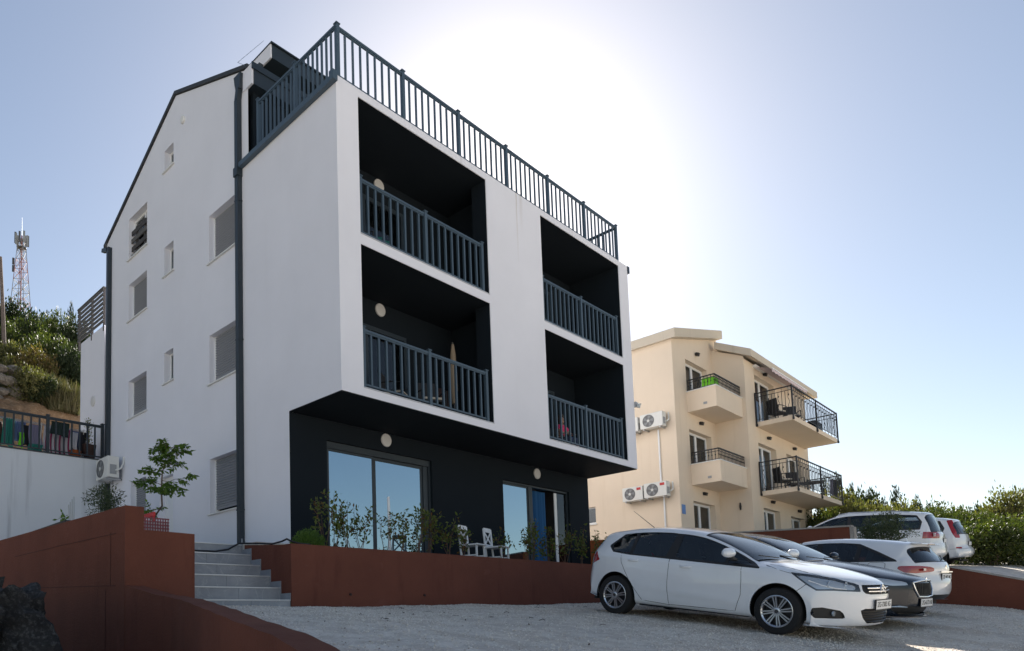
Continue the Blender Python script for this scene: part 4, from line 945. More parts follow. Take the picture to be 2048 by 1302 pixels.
    # arch liners, floor, seats
    for x in ax:
        for sd in (-1, 1):
            m = MB(); n = 26; R_ = sp['arch']+.004
            for k in range(n+1):
                a = -.25+(math.pi+.5)*k/n; px, pz = x+R_*math.cos(a), r+.01+R_*math.sin(a); m.v += [(px, sd*sp['W']*.955, pz), (px, sd*.5, pz)]
            m.f = [(2*k,2*k+2,2*k+3,2*k+1) for k in range(n)]; k0 = len(m.v)
            m.f.append(tuple(2*k+1 for k in range(n+1))); m.build('arch_liner', 'black', C_)
        for sd in (-1, 1): wheel('wheel', x, sd*(sp['W']-.105), r, C_, sp['spokes'], sd, sp.get('rimr', .215))
    x0, x1 = ax[1]-.5, ax[0]+.55
    u = MB(); u.box(ax[1]+.42, ax[0]-.42, -sp['W']*.9, sp['W']*.9, .19, .24); u.box(x0-.2, x1+.2, -.5, .5, .19, .24); u.build('underbody', 'black', C_)
    for sx in (.05, -.85):
        for sy in (-.38, .38):
            m = MB(); m.obox((sx,sy,.55),(.25,0,.03),(0,.24,0),(-.01,0,.10)); m.obox((sx-.30,sy,.88),(.06,0,.02),(0,.23,0),(-.10,0,.32)); m.obox((sx-.39,sy,1.26 if sp['H'] > 1.4 else 1.22),(.04,0,.01),(0,.12,0),(-.02,0,.08)); m.build('seat', 'seat_grey', C_, bevel=.03)
    m = MB(); m.obox((ax[0]-.62,0,.80),(.18,0,0),(0,.70,0),(0,0,.12)); m.build('dashboard', 'plastic_dark', C_, bevel=.04)
    m = MB().lathe([(.17,-.012),(.185,0),(.17,.012),(.155,0)], 20, (0,0,0), 'X'); sw = m.build('steering_wheel', 'plastic_dark', C_, 60); sw.location = (ax[0]-.88,.38,.93); sw.rotation_euler = (0, -.4, 0)
    # mirrors and handles
    mx, mz = sp['mirror']
    for sd in (-1, 1):
        W_ = sp['W']
        m = MB(); m.lathe([(.001,-.13),(.05,-.12),(.078,-.07),(.088,0),(.082,.07),(.055,.115),(.001,.125)], 20, (0,0,0), 'Y')
        m.v = [(v[0]*.72+.03*(v[2]/.08 if v[2] > 0 else 0)*-.3, v[1]*1.12, v[2]*(.86 if v[2] > 0 else .74)) for v in m.v]
        mo = m.build('mirror', paint, C_, 60); mo.location = (mx, sd*(W_+.105), mz+.075)
        MB().box(-.075,-.07,-.09,.09,-.05,.055).build('mirror_glass', 'lamp_clear', mo) if False else None
        a_ = MB(); a_.bar((mx+.01, sd*(W_-.05), mz-.02), (mx, sd*(W_+.08), mz+.02), .09, .045); a_.build('mirror_arm', 'plastic_dark', C_, bevel=.01)
    for hx, hz_ in sp['handles']:
        for sd in (-1, 1):
            m = MB(); n = 12
            for k in range(n+1):
                t_ = k/n; m_y = .034*math.sin(math.pi*t_)**.5; hh = .019
                m.v += [(hx-.10+.2*t_, sd*(sp['hy']), hz_-hh-.005*t_), (hx-.10+.2*t_, sd*(sp['hy']+m_y), hz_-hh*.6), (hx-.10+.2*t_, sd*(sp['hy']+m_y), hz_+hh*.6), (hx-.10+.2*t_, sd*(sp['hy']), hz_+hh)]
            m.f = [(4*k+j, 4*k+(j+1) % 4, 4*k+4+(j+1) % 4, 4*k+4+j) for k in range(n) for j in range(4)]
            m.build('door_handle', paint, C_, 50)
    return C_
def plate(C_, x, z, face, text=None, tilt=0, w_=.52, h_=.115, y=0):
    s_ = face
    r_ = MB().box(min(x, x+s_*.012), max(x, x+s_*.012), y-w_/2-.012, y+w_/2+.012, z-h_/2-.012, z+h_/2+.012).build('plate_holder', 'plastic_dark', C_)
    xa, xb = x+s_*.0125, x+s_*.0155
    MB().box(min(xa, xb), max(xa, xb), y-w_/2, y+w_/2, z-h_/2, z+h_/2).build('number_plate', 'plate_white', C_)
    if text: text_mesh('plate_text', text, 'text_black', C_, (x+s_*.0165, y, z), (0, s_, 0), (0, 0, 1), h_*.80)
def lot_pose(cx, cy, hx, hy, wb, tr=1.5, zf=None):
    zf = zf or (lambda x, y: float(gz(x, y))); h = Vector((hx, hy, 0)).normalized(); lf = Vector((-h.y, h.x, 0))
    c = Vector((cx, cy, 0)); P = [c+h*a*wb/2+lf*b_*tr/2 for a in (1, -1) for b_ in (1, -1)]; Z = [zf(p.x, p.y) for p in P]
    fz = (Z[0]+Z[1])/2; rz_ = (Z[2]+Z[3])/2; pitch = -math.atan2(fz-rz_, wb); roll = math.atan2((Z[0]+Z[2]-Z[1]-Z[3])/2, tr)
    return (cx, cy, sum(Z)/4-.012), (roll, pitch, math.atan2(h.y, h.x))
never = lambda A: np.full(len(A), -1.)
# ---- white hatchback, nose towards the street
C4 = dict(W=.90, H=1.49, r=.318, arch=.372, axles=(1.305,-1.303), spokes=(8,.10), rimr=.217, n=200,
  chain=[(2.10,.17),(2.22,.20),(2.265,.30),(2.275,.45),(2.27,.60),(2.235,.70),(2.13,.785),(1.90,.855),(1.55,.925),(1.25,.972),(1.02,1.00),(.78,1.115),(.45,1.26),(.12,1.37),(-.2,1.425),(-.6,1.45),(-1.05,1.435),(-1.45,1.39),(-1.74,1.335),(-1.90,1.19),(-2.03,1.05),(-2.10,.93),(-2.13,.80),(-2.165,.62),(-2.155,.44),(-2.07,.30),(-1.9,.26)],
  sill=[(-2.2,.30),(-1.75,.24),(-1.2,.20),(1.2,.185),(1.75,.20),(2.3,.16)], belt=[(-2.2,1.03),(-1.4,1.01),(-.6,.965),(.4,.925),(1.1,.90),(2.3,.86)],
  plan=[(-2.2,.90),(-1.7,.97),(-1.2,1.0),(1.2,1.0),(1.8,.985),(2.3,.95)], roofw=.655, hoodw=.88, hood_drop=.075,
  bow=[(-2.2,-.34),(-1.6,-.16),(-1.1,-.03),(-.8,0),(.3,.05),(1.0,.14),(1.5,.19),(2.0,.43),(2.3,.54)],
  wind=(1.0,.12), rear=(-1.80,-2.05), rdv=-.1,
  side_glass=[[(-.43,.985),(-.36,1.375),(-.72,1.385),(-1.02,1.36),(-1.02,1.00)],[(-.26,.975),(-.26,1.375),(.02,1.335),(.52,1.13),(.52,.935)],[(-1.08,1.005),(-1.08,1.35),(-1.30,1.27),(-1.46,1.13),(-1.38,1.04)],[(.57,.935),(.57,1.11),(.92,.925)]],
  side_trim=[(-1.50,1.12),(-1.40,1.03),(-1.08,.995),(.2,.93),(1.02,.89),(.55,1.14),(.04,1.355),(-.28,1.40),(-.72,1.405),(-1.05,1.38),(-1.30,1.30)],
  feats=[('headlight','lamp_clear',-.010,'side',[(1.44,.850),(1.65,.832),(1.90,.795),(2.12,.728),(2.16,.640),(1.92,.645),(1.77,.635),(1.64,.712)],lambda A: .36-np.abs(A[:, 1]),-.016),
         ('headlight_surround','lamp_dark',-.003,'side',[(1.44,.850),(1.65,.832),(1.90,.795),(2.12,.728),(2.16,.640),(1.92,.645),(1.77,.635),(1.64,.712)],lambda A: .34-np.abs(A[:, 1]),.004),
         ('fog_recess','plastic_dark',-.03,'side',[(1.72,.33),(1.74,.405),(1.84,.420),(2.02,.385),(2.06,.285),(1.77,.275)],lambda A: np.maximum(.42-np.abs(A[:, 1]), A[:, 4]-9)),
         ('upper_grille','black',-.02,'front',[(-.4,.605),(.38,.605),(.43,.655),(.40,.725),(-.4,.725)],lambda A: 1.8-A[:, 0]),
         ('lower_grille','black',-.035,'front',[(-.4,.225),(.32,.225),(.41,.29),(.47,.42),(-.4,.42)],lambda A: 1.8-A[:, 0]),
         ('tail_light','tail_red',.003,'side',[(-1.66,.88),(-1.74,1.01),(-1.95,1.03),(-2.16,1.00),(-2.18,.78),(-1.98,.78),(-1.80,.82)],lambda A: .35-np.abs(A[:, 1]))],
  centre=('upper_grille','lower_grille'),
  gaps=[([(-.34,.97),(-.35,.60),(-.33,.245)],1.2,5.3),([(-.33,.255),(.72,.262),(.80,.50),(.80,.70),(.78,.92)],1.0,5.2),([(-.33,.25),(-.80,.28),(-1.02,.55),(-1.20,.86),(-1.22,1.0)],1.0,5.2),([(1.10,.93),(1.30,.87),(1.55,.815)],3.5,6.3),([(1.65,.71),(1.60,.66),(1.53,.60)],1,6)],
  top_gap=[(1.12,.74),(1.6,.72),(1.95,.62)], mirror=(.66,1.0), handles=[(-.98,.90),(-.06,.845)], hy=.893,
  crease=[([(-1.0,.50),(.8,.37)],.020,-.95,.85),([(-1.6,.93),(.2,.86),(1.2,.82)],.013,-1.9,1.0)])
loc_, rot_ = lot_pose(3.115, -5.397, -.102, -.995, 2.6)
c4 = car('hatchback', C4, (3.115,-5.397,-.445+.03), (R(2.0), R(7.6), math.atan2(-.995,-.102)), 'white hatchback parked nose out, nearest the camera', 'cars parked on the gravel lot', 'car_white')
plate(c4, 2.272, .47, 1, 'ZG·7383 IG')
for z, x in ((.645,2.258),(.685,2.243)):
    m = MB(); n = 24
    for k in range(n+1):
        y = -.36+.72*k/n; xx = x-.54*(abs(y)/.88)**2.6+.006; m.v += [(xx,y,z-.010),(xx+.012,y,z-.006),(xx+.012,y,z+.006),(xx,y,z+.010)]
    m.f = [(4*k+j,4*k+(j+1) % 4,4*k+4+(j+1) % 4,4*k+4+j) for k in range(n) for j in range(4)]; m.build('grille_bar', 'chrome', c4)
for dz in (0, .045):
    m = MB(); m.bar((2.262,-.075,.625+dz),(2.247,0,.685+dz),.014,.020,(1,0,0)); m.bar((2.247,0,.685+dz),(2.262,.075,.625+dz),.014,.020,(1,0,0)); m.build('chevron_badge', 'chrome', c4)
for k in range(5):
    z = .250+.036*k; m = MB(); n = 16
    for q in range(n+1):
        y = -.36-.012*k+(.72+.024*k)*q/n; xx = 2.245-.53*(abs(y)/.88)**2.6; m.v += [(xx,y,z-.006),(xx+.006,y,z),(xx,y,z+.006)]
    m.f = [f_ for q in range(n) for f_ in ((3*q,3*q+3,3*q+4,3*q+1),(3*q+1,3*q+4,3*q+5,3*q+2))]; m.build('grille_slat', 'alloy_dark', c4)
for sd in (-1, 1):
    MB().lathe([(.001,.0),(.03,.005),(.038,.02),(.034,.03)], 16, (1.925,sd*.70,.345), 'X').build('fog_lamp', 'lamp_clear', c4, 50)
    for x, y, rr in ((1.86,.70,.048),(2.01,.56,.044)):
        MB().lathe([(.001,-.02),(rr*.6,-.012),(rr,.012),(rr*1.05,.02)], 18, (x,sd*y,.712), 'X').build('headlight_lens', 'chrome', c4, 50)
    MB().tube([(1.66,sd*.81,.755),(1.80,sd*.765,.705),(1.94,sd*.69,.672),(2.04,sd*.58,.660)], .009, 6).build('daytime_strip', 'pvc_white', c4)
MB().tube([(-1.20,0,1.44),(-1.62,0,1.72)], [.007,.003], 6).build('aerial', 'plastic_dark', c4)
for sd in (-.2, .45): MB().bar((.985,sd,1.025),(.90,sd-.42,1.055),.018,.012).build('wiper', 'plastic_dark', c4)
# ---- dark saloon, nose towards the street
SB = dict(W=.93, H=1.47, r=.325, arch=.375, axles=(1.46,-1.38), spokes=(5,.13), n=180,
  chain=[(2.2,.17),(2.34,.20),(2.42,.32),(2.44,.48),(2.435,.62),(2.40,.72),(2.32,.775),(2.1,.835),(1.7,.915),(1.3,.975),(1.02,1.01),(.75,1.13),(.4,1.28),(.1,1.385),(-.2,1.44),(-.6,1.468),(-1.1,1.44),(-1.6,1.33),(-1.95,1.19),(-2.2,1.12),(-2.38,1.09),(-2.42,.98),(-2.44,.7),(-2.42,.45),(-2.3,.3)],
  sill=[(-2.5,.28),(-1.7,.2),(1.7,.2),(2.5,.16)], belt=[(-2.5,1.02),(-1,.98),(.4,.945),(1.1,.925),(2.5,.88)],
  plan=[(-2.5,.92),(-1.8,.98),(-1.2,1),(1.3,1),(1.9,.98),(2.5,.93)], roofw=.66, hoodw=.86, hood_drop=.08,
  bow=[(-2.5,-.3),(-1.8,-.1),(-1,0),(.3,.05),(1.0,.14),(1.6,.18),(2.2,.42),(2.5,.52)], wind=(1.0,.08), rear=(-1.35,-2.0),
  side_glass=[[(-.42,.99),(-.36,1.38),(-.8,1.385),(-1.25,1.30),(-1.25,1.02)],[(-.28,.985),(-.28,1.385),(.05,1.33),(.62,1.08),(.62,.965)]],
  side_trim=[(-1.75,1.10),(-1.65,1.04),(-.4,.975),(.95,.93),(.60,1.10),(.06,1.35),(-.3,1.41),(-.8,1.41),(-1.3,1.325)],
  feats=[('headlight','lamp_clear',-.003,'side',[(1.92,.775),(2.10,.755),(2.30,.715),(2.33,.665),(2.17,.655),(2.02,.675)],lambda A: .38-np.abs(A[:, 1])),
         ('upper_grille','black',-.02,'front',[(-.4,.50),(.30,.50),(.385,.60),(.40,.70),(-.4,.70)],lambda A: 2.0-A[:, 0]),
         ('lower_grille','black',-.03,'front',[(-.5,.22),(.55,.22),(.66,.28),(.70,.35),(-.5,.35)],lambda A: 1.9-A[:, 0])],
  centre=('upper_grille','lower_grille'), gaps=[([(-.36,.98),(-.36,.25)],1.2,5.3),([(-.36,.26),(.8,.27),(.88,.6),(.86,.93)],1,5.2)],
  top_gap=[(1.1,.78),(1.7,.74),(2.15,.60)], mirror=(.70,1.0), handles=[(-1.0,.9),(-.1,.87)], hy=.923)
loc_, rot_ = lot_pose(5.42, -5.33, -.10, -.995, 2.84)
sb = car('saloon_car', SB, loc_, rot_, 'dark blue saloon between the two white hatchbacks on the gravel', 'cars parked on the gravel lot', 'car_dark')
plate(sb, 2.425, .40, 1, 'ZG·6173 HI')
m = MB(); pl = [(-.39,.705),(-.38,.60),(-.30,.495),(0,.487),(.30,.495),(.38,.60),(.39,.705),(.2,.735),(0,.745),(-.2,.735)]
m.tube([(2.44-.5*(abs(y)/.9)**2.6+.004 if z < .7 else 2.415-.5*(abs(y)/.9)**2.6, y, z) for y, z in pl+pl[:1]], .014, 8); m.build('grille_frame', 'chrome', sb, 50)
for k in range(13):
    y = -.33+.055*k; MB().bar((2.425-.5*(abs(y)/.9)**2.6,y,.52),(2.415-.5*(abs(y)/.9)**2.6,y,.70),.012,.012).build('grille_slat', 'plastic_dark', sb)
MB().lathe([(.001,.004),(.03,.004),(.038,0),(.038,-.01)], 18, (2.415,0,.755), 'X').build('badge', 'chrome', sb)
for sd in (-1, 1): MB().tube([(2.16,sd*.74,.335),(2.26,sd*.62,.345),(2.33,sd*.5,.335)], [.006,.016,.006], 8).build('fog_lamp', 'lamp_clear', sb)
m = MB(); n = 20
for k in range(n+1):
    y = -.82+1.64*k/n; xx = 2.40-.52*(abs(y)/.9)**2.6; m.v += [(xx-.05,y,.185),(xx+.02,y,.175),(xx+.02,y,.19),(xx-.05,y,.20)]
m.f = [(4*k+j,4*k+(j+1) % 4,4*k+4+(j+1) % 4,4*k+4+j) for k in range(n) for j in range(4)]; m.build('front_lip', 'car_dark', sb)
for sd in (-.2, .5): MB().bar((1.0,sd,1.03),(.92,sd-.45,1.06),.018,.012).build('wiper', 'plastic_dark', sb)
# ---- white estate coupe, tail towards the street
KI = dict(W=.90, H=1.42, r=.32, arch=.37, axles=(1.36,-1.29), spokes=(5,.12), n=190,
  chain=[(2.1,.2),(2.25,.24),(2.31,.4),(2.31,.55),(2.27,.68),(2.1,.76),(1.7,.86),(1.3,.93),(1.05,.97),(.75,1.12),(.4,1.27),(.1,1.36),(-.3,1.41),(-.8,1.42),(-1.3,1.395),(-1.65,1.36),(-1.88,1.325),(-1.93,1.28),(-1.98,1.20),(-2.12,1.06),(-2.22,.97),(-2.26,.88),(-2.265,.74),(-2.30,.60),(-2.29,.42),(-2.2,.30),(-2.05,.27)],
  sill=[(-2.4,.27),(-1.75,.24),(-1.2,.19),(1.2,.19),(2.4,.2)], belt=[(-2.4,.985),(-1.4,.975),(-.6,.955),(.4,.92),(1.1,.89),(2.4,.82)],
  plan=[(-2.4,.92),(-1.8,.98),(-1.2,1),(1.3,1),(1.9,.97),(2.4,.92)], roofw=.64, hoodw=.86, hood_drop=.08,
  bow=[(-2.4,-.40),(-2.0,-.30),(-1.5,-.08),(-1,0),(.3,.05),(1.0,.14),(1.6,.18),(2.1,.42),(2.4,.5)], wind=(1.02,.08), rear=(-1.955,-2.20), rdv=-.1,
  side_glass=[[(-.42,.98),(-.38,1.33),(-.75,1.325),(-1.02,1.27),(-1.02,.985)],[(-.28,.975),(-.28,1.33),(.05,1.30),(.6,1.06),(.6,.95)],[(-1.10,.985),(-1.10,1.24),(-1.35,1.13),(-1.62,1.00),(-1.5,.985)]],
  side_trim=[(-1.72,.985),(-1.2,.97),(.95,.915),(.6,1.08),(.06,1.325),(-.3,1.355),(-.75,1.35),(-1.05,1.29),(-1.4,1.14)],
  feats=[('tail_light','tail_red',.004,'side',[(-1.72,.875),(-1.80,.895),(-2.05,.90),(-2.19,.88),(-2.20,.80),(-2.00,.765),(-1.86,.775),(-1.77,.82)],lambda A: .30-np.abs(A[:, 1])),
         ('bumper_insert','plastic_dark',.002,'front',[(-.5,.26),(.66,.26),(.72,.30),(.62,.38),(-.5,.385)],lambda A: A[:, 0]+1.85)],
  centre=('bumper_insert',), gaps=[([(-.36,.97),(-.36,.25)],1.2,5.3),([(-.36,.25),(-.85,.28),(-1.02,.55),(-1.10,.8),(-1.10,.96)],1,5.2),([(-1.30,.80),(-1.52,.80),(-1.55,.83),(-1.55,.93),(-1.52,.95),(-1.30,.95),(-1.27,.92),(-1.27,.83),(-1.30,.80)],2,5.4)],
  mirror=(.70,.99), handles=[(-1.0,.88),(-.1,.85)], hy=.893)
loc_, rot_ = lot_pose(8.22, -5.32, .10, .995, 2.65)
ki = car('estate_car', KI, loc_, rot_, 'white estate car parked tail out beyond the dark saloon', 'cars parked on the gravel lot', 'car_white')
plate(ki, -2.262, .70, -1, None); text_mesh('plate_text', 'ZD 482 NK', 'text_black', ki, (-2.2785,0,.70), (0,-1,0), (0,0,1), .09)
for sd in (-1, 1): MB().obox((-2.115,sd*.595,.835),(.004,0,0),(.0,.12,0),(0,0,.022)).build('reverse_lamp', 'tail_clear', ki) 
m = MB(); m.prism([(-1.82,1.335),(-2.02,1.315),(-2.03,1.298),(-1.90,1.29)], -.52, .52, 'Y'); m.build('roof_spoiler', 'car_white', ki, bevel=.01)
MB().box(-2.035,-2.02,-.18,.18,1.296,1.308).build('brake_light', 'tail_red', ki)
MB().bar((-2.20,.02,1.005),(-2.08,-.30,1.10),.018,.012).build('wiper', 'plastic_dark', ki)
MB().prism([(-1.50,1.39),(-1.62,1.43),(-1.64,1.372)], -.018, .018, 'Y').build('roof_aerial', 'car_white', ki)
MB().lathe([(.001,-.004),(.045,-.003),(.05,0)], 20, (-2.262,0,.88), 'X').build('badge', 'chrome', ki)
m = MB(); m.bar((-2.268,-.33,.795),(-2.268,.33,.795),.02,.018); m.build('tailgate_trim', 'chrome', ki)
# ---- white people carrier on the upper driveway
MP = dict(W=.94, H=1.73, r=.33, arch=.385, axles=(1.42,-1.45), spokes=(5,.12), n=190,
  chain=[(2.2,.2),(2.35,.26),(2.41,.45),(2.40,.62),(2.33,.76),(2.1,.90),(1.8,1.0),(1.55,1.08),(1.2,1.26),(.8,1.47),(.45,1.62),(.1,1.70),(-.6,1.73),(-1.3,1.71),(-1.85,1.665),(-2.02,1.635),(-2.12,1.50),(-2.22,1.28),(-2.30,1.08),(-2.36,.98),(-2.38,.80),(-2.43,.60),(-2.42,.42),(-2.3,.30)],
  sill=[(-2.5,.28),(-1.7,.22),(1.7,.22),(2.5,.22)], belt=[(-2.5,1.13),(-1,1.10),(.6,1.06),(1.5,1.01),(2.5,.9)],
  plan=[(-2.5,.93),(-1.9,.985),(-1.2,1),(1.3,1),(1.9,.97),(2.5,.92)], roofw=.73, hoodw=.86, hood_drop=.09,
  bow=[(-2.5,-.26),(-2.0,-.16),(-1.5,-.03),(-1,0),(.3,.06),(1.0,.14),(1.6,.2),(2.2,.42),(2.5,.5)], wind=(1.45,.40), rear=(-2.08,-2.30), rdv=-.25,
  side_glass=[[(.0,1.13),(.0,1.58),(.45,1.52),(1.0,1.24),(1.0,1.12)],[(-.08,1.13),(-.08,1.59),(-1.0,1.58),(-1.0,1.14)],[(-1.08,1.14),(-1.08,1.575),(-1.75,1.53),(-1.88,1.35),(-1.86,1.16)]],
  side_trim=[(1.25,1.10),(1.0,1.26),(.46,1.54),(0,1.61),(-1.05,1.605),(-1.77,1.56),(-1.92,1.35),(-1.88,1.13)],
  feats=[('tail_light','tail_red',.004,'side',[(-1.95,.86),(-1.97,1.05),(-2.33,1.05),(-2.40,.86)],lambda A: .50-np.abs(A[:, 1]))],
  centre=(), gaps=[([(-.04,1.12),(-.04,.30)],1.2,5.3),([(-1.04,1.12),(-1.04,.30)],1.2,5.3)], mirror=(1.0,1.16), handles=[(-.9,1.0),(.12,1.0)], hy=.93)
loc_, rot_ = lot_pose(17.75, -3.75, -.03, 1, 2.9, zf=lambda x, y: float(uz(x, y)))
mp_ = car('people_carrier', MP, loc_, rot_, 'tall white people carrier half hidden by the small tree and red wall', 'cars on the upper driveway', 'car_white')
plate(mp_, -2.375, .80, -1, None); MB().bar((-2.32,0,1.085),(-2.20,-.38,1.30),.02,.014).build('wiper', 'plastic_dark', mp_)
for sd in (-1, 1):
    MB().tube([(-1.6,sd*.60,1.66),(-1.2,sd*.62,1.70),(.0,sd*.62,1.70),(.3,sd*.60,1.65)], .016, 8).build('roof_rail', 'alloy', mp_, 60)
    MB().obox((-2.225,sd*.72,.965),(.02,0,0),(.0,.09,0),(0,0,.05)).build('reverse_lamp', 'tail_clear', mp_)
# ---- far white compact people carrier
CM = dict(W=.90, H=1.64, r=.325, arch=.385, axles=(1.33,-1.31), spokes=(5,.12), n=170,
  chain=[(2.0,.2),(2.12,.26),(2.17,.45),(2.16,.6),(2.1,.74),(1.9,.87),(1.6,.97),(1.35,1.03),(1.0,1.24),(.6,1.44),(.25,1.56),(-.1,1.62),(-.7,1.64),(-1.3,1.61),(-1.65,1.565),(-1.78,1.53),(-1.86,1.40),(-1.98,1.18),(-2.05,1.0),(-2.09,.86),(-2.11,.70),(-2.20,.58),(-2.21,.44),(-2.1,.32),(-1.95,.30)],
  sill=[(-2.3,.33),(-1.7,.25),(1.6,.22),(2.3,.22)], belt=[(-2.3,1.10),(-1,1.06),(.6,1.0),(1.4,.96),(2.3,.85)],
  plan=[(-2.3,.93),(-1.8,.985),(-1.2,1),(1.3,1),(1.8,.97),(2.3,.92)], roofw=.68, hoodw=.86, hood_drop=.09,
  bow=[(-2.3,-.30),(-1.9,-.18),(-1.4,-.03),(-1,0),(.3,.06),(1.0,.14),(1.6,.2),(2.0,.42),(2.3,.5)], wind=(1.28,.22), rear=(-1.83,-2.02), rdv=-.35,
  side_glass=[[(.0,1.08),(.0,1.50),(.35,1.44),(.9,1.16),(.9,1.05)],[(-.08,1.08),(-.08,1.51),(-.85,1.50),(-.85,1.10)],[(-.93,1.10),(-.93,1.495),(-1.36,1.46),(-1.50,1.24),(-1.46,1.12)]],
  side_trim=[(1.15,1.03),(.9,1.19),(.36,1.47),(0,1.53),(-.9,1.525),(-1.38,1.49),(-1.53,1.24),(-1.49,1.10)],
  feats=[('tail_light','tail_red',.004,'side',[(-1.56,1.50),(-1.70,1.53),(-1.90,1.10),(-1.94,.93),(-1.84,.93),(-1.74,1.10)],lambda A: .42-np.abs(A[:, 1])),
         ('side_reflector','tail_red',.003,'side',[(-1.86,.64),(-2.0,.64),(-2.0,.59),(-1.86,.59)],lambda A: .5-np.abs(A[:, 1]))],
  centre=(), gaps=[([(-.04,1.07),(-.04,.30)],1.2,5.3),([(-1.70,.56),(-2.2,.60)],1.2,6)], mirror=(.9,1.1), handles=[(-.75,.98),(.12,.97)], hy=.89)
loc_, rot_ = lot_pose(21.0, -4.2, .0, 1, 2.64, zf=lambda x, y: float(uz(x, y)))
cm_ = car('compact_carrier', CM, loc_, rot_, 'farthest white car with tall red tail lamps beside the hedge', 'cars on the upper driveway', 'car_white')
plate(cm_, -2.10, .76, -1, None)
# ================================================================== vegetation
def leafcards(C, size, r, el=2.0, droop=0.0, outward=None):
    n = len(C); d = r.normal(size=(n, 3)); d[:, 2] -= droop
    if outward is not None: d += outward*.8
    d /= np.linalg.norm(d, axis=1, keepdims=True); a = r.normal(size=(n, 3)); w_ = np.cross(d, a); w_ /= np.linalg.norm(w_, axis=1, keepdims=True)
    s = (size*r.uniform(.6, 1.35, n))[:, None]
    V = np.stack([C, C+d*s*.5+w_*s/el*.5, C+d*s, C+d*s*.5-w_*s/el*.5], 1).reshape(-1, 3)
    return V, np.arange(4*n).reshape(-1, 4)
def clump_points(clumps, n, r, shell_=.55):
    k = len(clumps); vol = np.array([c[1][0]*c[1][1]+c[1][0]*c[1][2] for c in clumps]); pick = r.choice(k, n, p=vol/vol.sum())
    cc = np.array([c[0] for c in clumps]); rr = np.array([c[1] for c in clumps])
    u = r.normal(size=(n, 3)); u /= np.linalg.norm(u, axis=1, keepdims=True); rad = shell_+(1.08-shell_)*r.uniform(0, 1, n)**.6
    return cc[pick]+u*rr[pick]*rad[:, None], u
CROWN_CACHE = {}
def bush_mesh(kind, var):
    """unit-ish crown (height 1, radius 1 at widest) as leaf cards; a few variants shared by copies"""
    key = (kind, var)
    if key in CROWN_CACHE: return CROWN_CACHE[key]
    r = np.random.default_rng(abs(hash(kind)) % 1000+var*17 if False else sum(map(ord, kind))*31+var*17)
    cl = []
    if kind == 'conifer':
        for k in range(26):
            h = k/25; rad = (1-h)**.8*.95+.05
            for q in range(max(2, int(7*rad))):
                a = r.uniform(0, 6.28); cl.append(((rad*.62*math.cos(a), rad*.62*math.sin(a), .06+.94*h+r.uniform(-.02, .02)), (.30*rad+.08, .30*rad+.08, .055)))
        C, u = clump_points(cl, 6500, r, .2); V, F = leafcards(C, .085, r, 2.6, -.5)
    elif kind == 'grass':
        n = 2600; a = r.uniform(0, 6.28, n); q = np.sqrt(r.uniform(0, 1, n)); b = np.stack([q*np.cos(a), q*np.sin(a), r.uniform(0, .12, n)], -1)
        t = b+np.stack([r.normal(0, .22, n), r.normal(0, .22, n), r.uniform(.35, 1, n)*(1-.35*q)], -1); wv = np.stack([r.normal(0, .018, n), r.normal(0, .018, n), np.zeros(n)], -1)
        V = np.stack([b-wv, b+wv, t+wv*.2, t-wv*.2], 1).reshape(-1, 3); F = np.arange(4*n).reshape(-1, 4)
    else:
        nb = 34
        for k in range(nb):
            a = r.uniform(0, 6.28); e = math.asin(r.uniform(-.15, 1)); q = r.uniform(.55, .84)
            cl.append(((q*math.cos(a)*math.cos(e), q*math.sin(a)*math.cos(e), .42+.46*q*math.sin(e)/.84), tuple(r.uniform(.16, .34)*np.array([1, 1, .75]))))
        for k in range(8): cl.append(((r.uniform(-.5, .5), r.uniform(-.5, .5), r.uniform(.25, .6)), (.35, .35, .25)))
        n = {'olive': 6200, 'yellow': 5000}.get(kind, 7800)
        C, u = clump_points(cl, n, r, .45); sp = r.uniform(0, 1, n) < .06; C[sp] += u[sp]*np.array([.12, .12, .10])*r.uniform(.3, 1.2, (sp.sum(), 1))
        C[:, 2] = np.maximum(C[:, 2], .01); V, F = leafcards(C, {'olive': .085, 'yellow': .09, 'bright': .10}.get(kind, .075), r, 2.0, 0, u)
    mat = {'mid': 'leaf_mid', 'dark': 'leaf_dark', 'olive': 'leaf_olive', 'yellow': 'leaf_yellow', 'bright': 'leaf_bright', 'conifer': 'leaf_conifer', 'grass': 'grass_dry'}[kind]
    o = npmesh('crown', V, F, mat, None, False, 4); me = o.data; bpy.data.objects.remove(o)
    CROWN_CACHE[key] = me; return me
TRUNK = MB()
for k in range(5):
    a = k*1.257; TRUNK.tube([(.03*math.cos(a), .03*math.sin(a), -.08), (.12*math.cos(a), .12*math.sin(a), .25), (.36*math.cos(a+.3), .36*math.sin(a+.3), .55), (.5*math.cos(a+.2), .5*math.sin(a+.2), .78)], [.035, .028, .018, .006], 6)
tk = TRUNK.build('trunk', 'bark'); TRUNKME = tk.data; bpy.data.objects.remove(tk)
CT = MB().tube([(0,0,-.08),(.01,0,.5),(0,.01,.97)], [.06,.035,.008], 7).build('trunk', 'bark'); CTME = CT.data; bpy.data.objects.remove(CT)
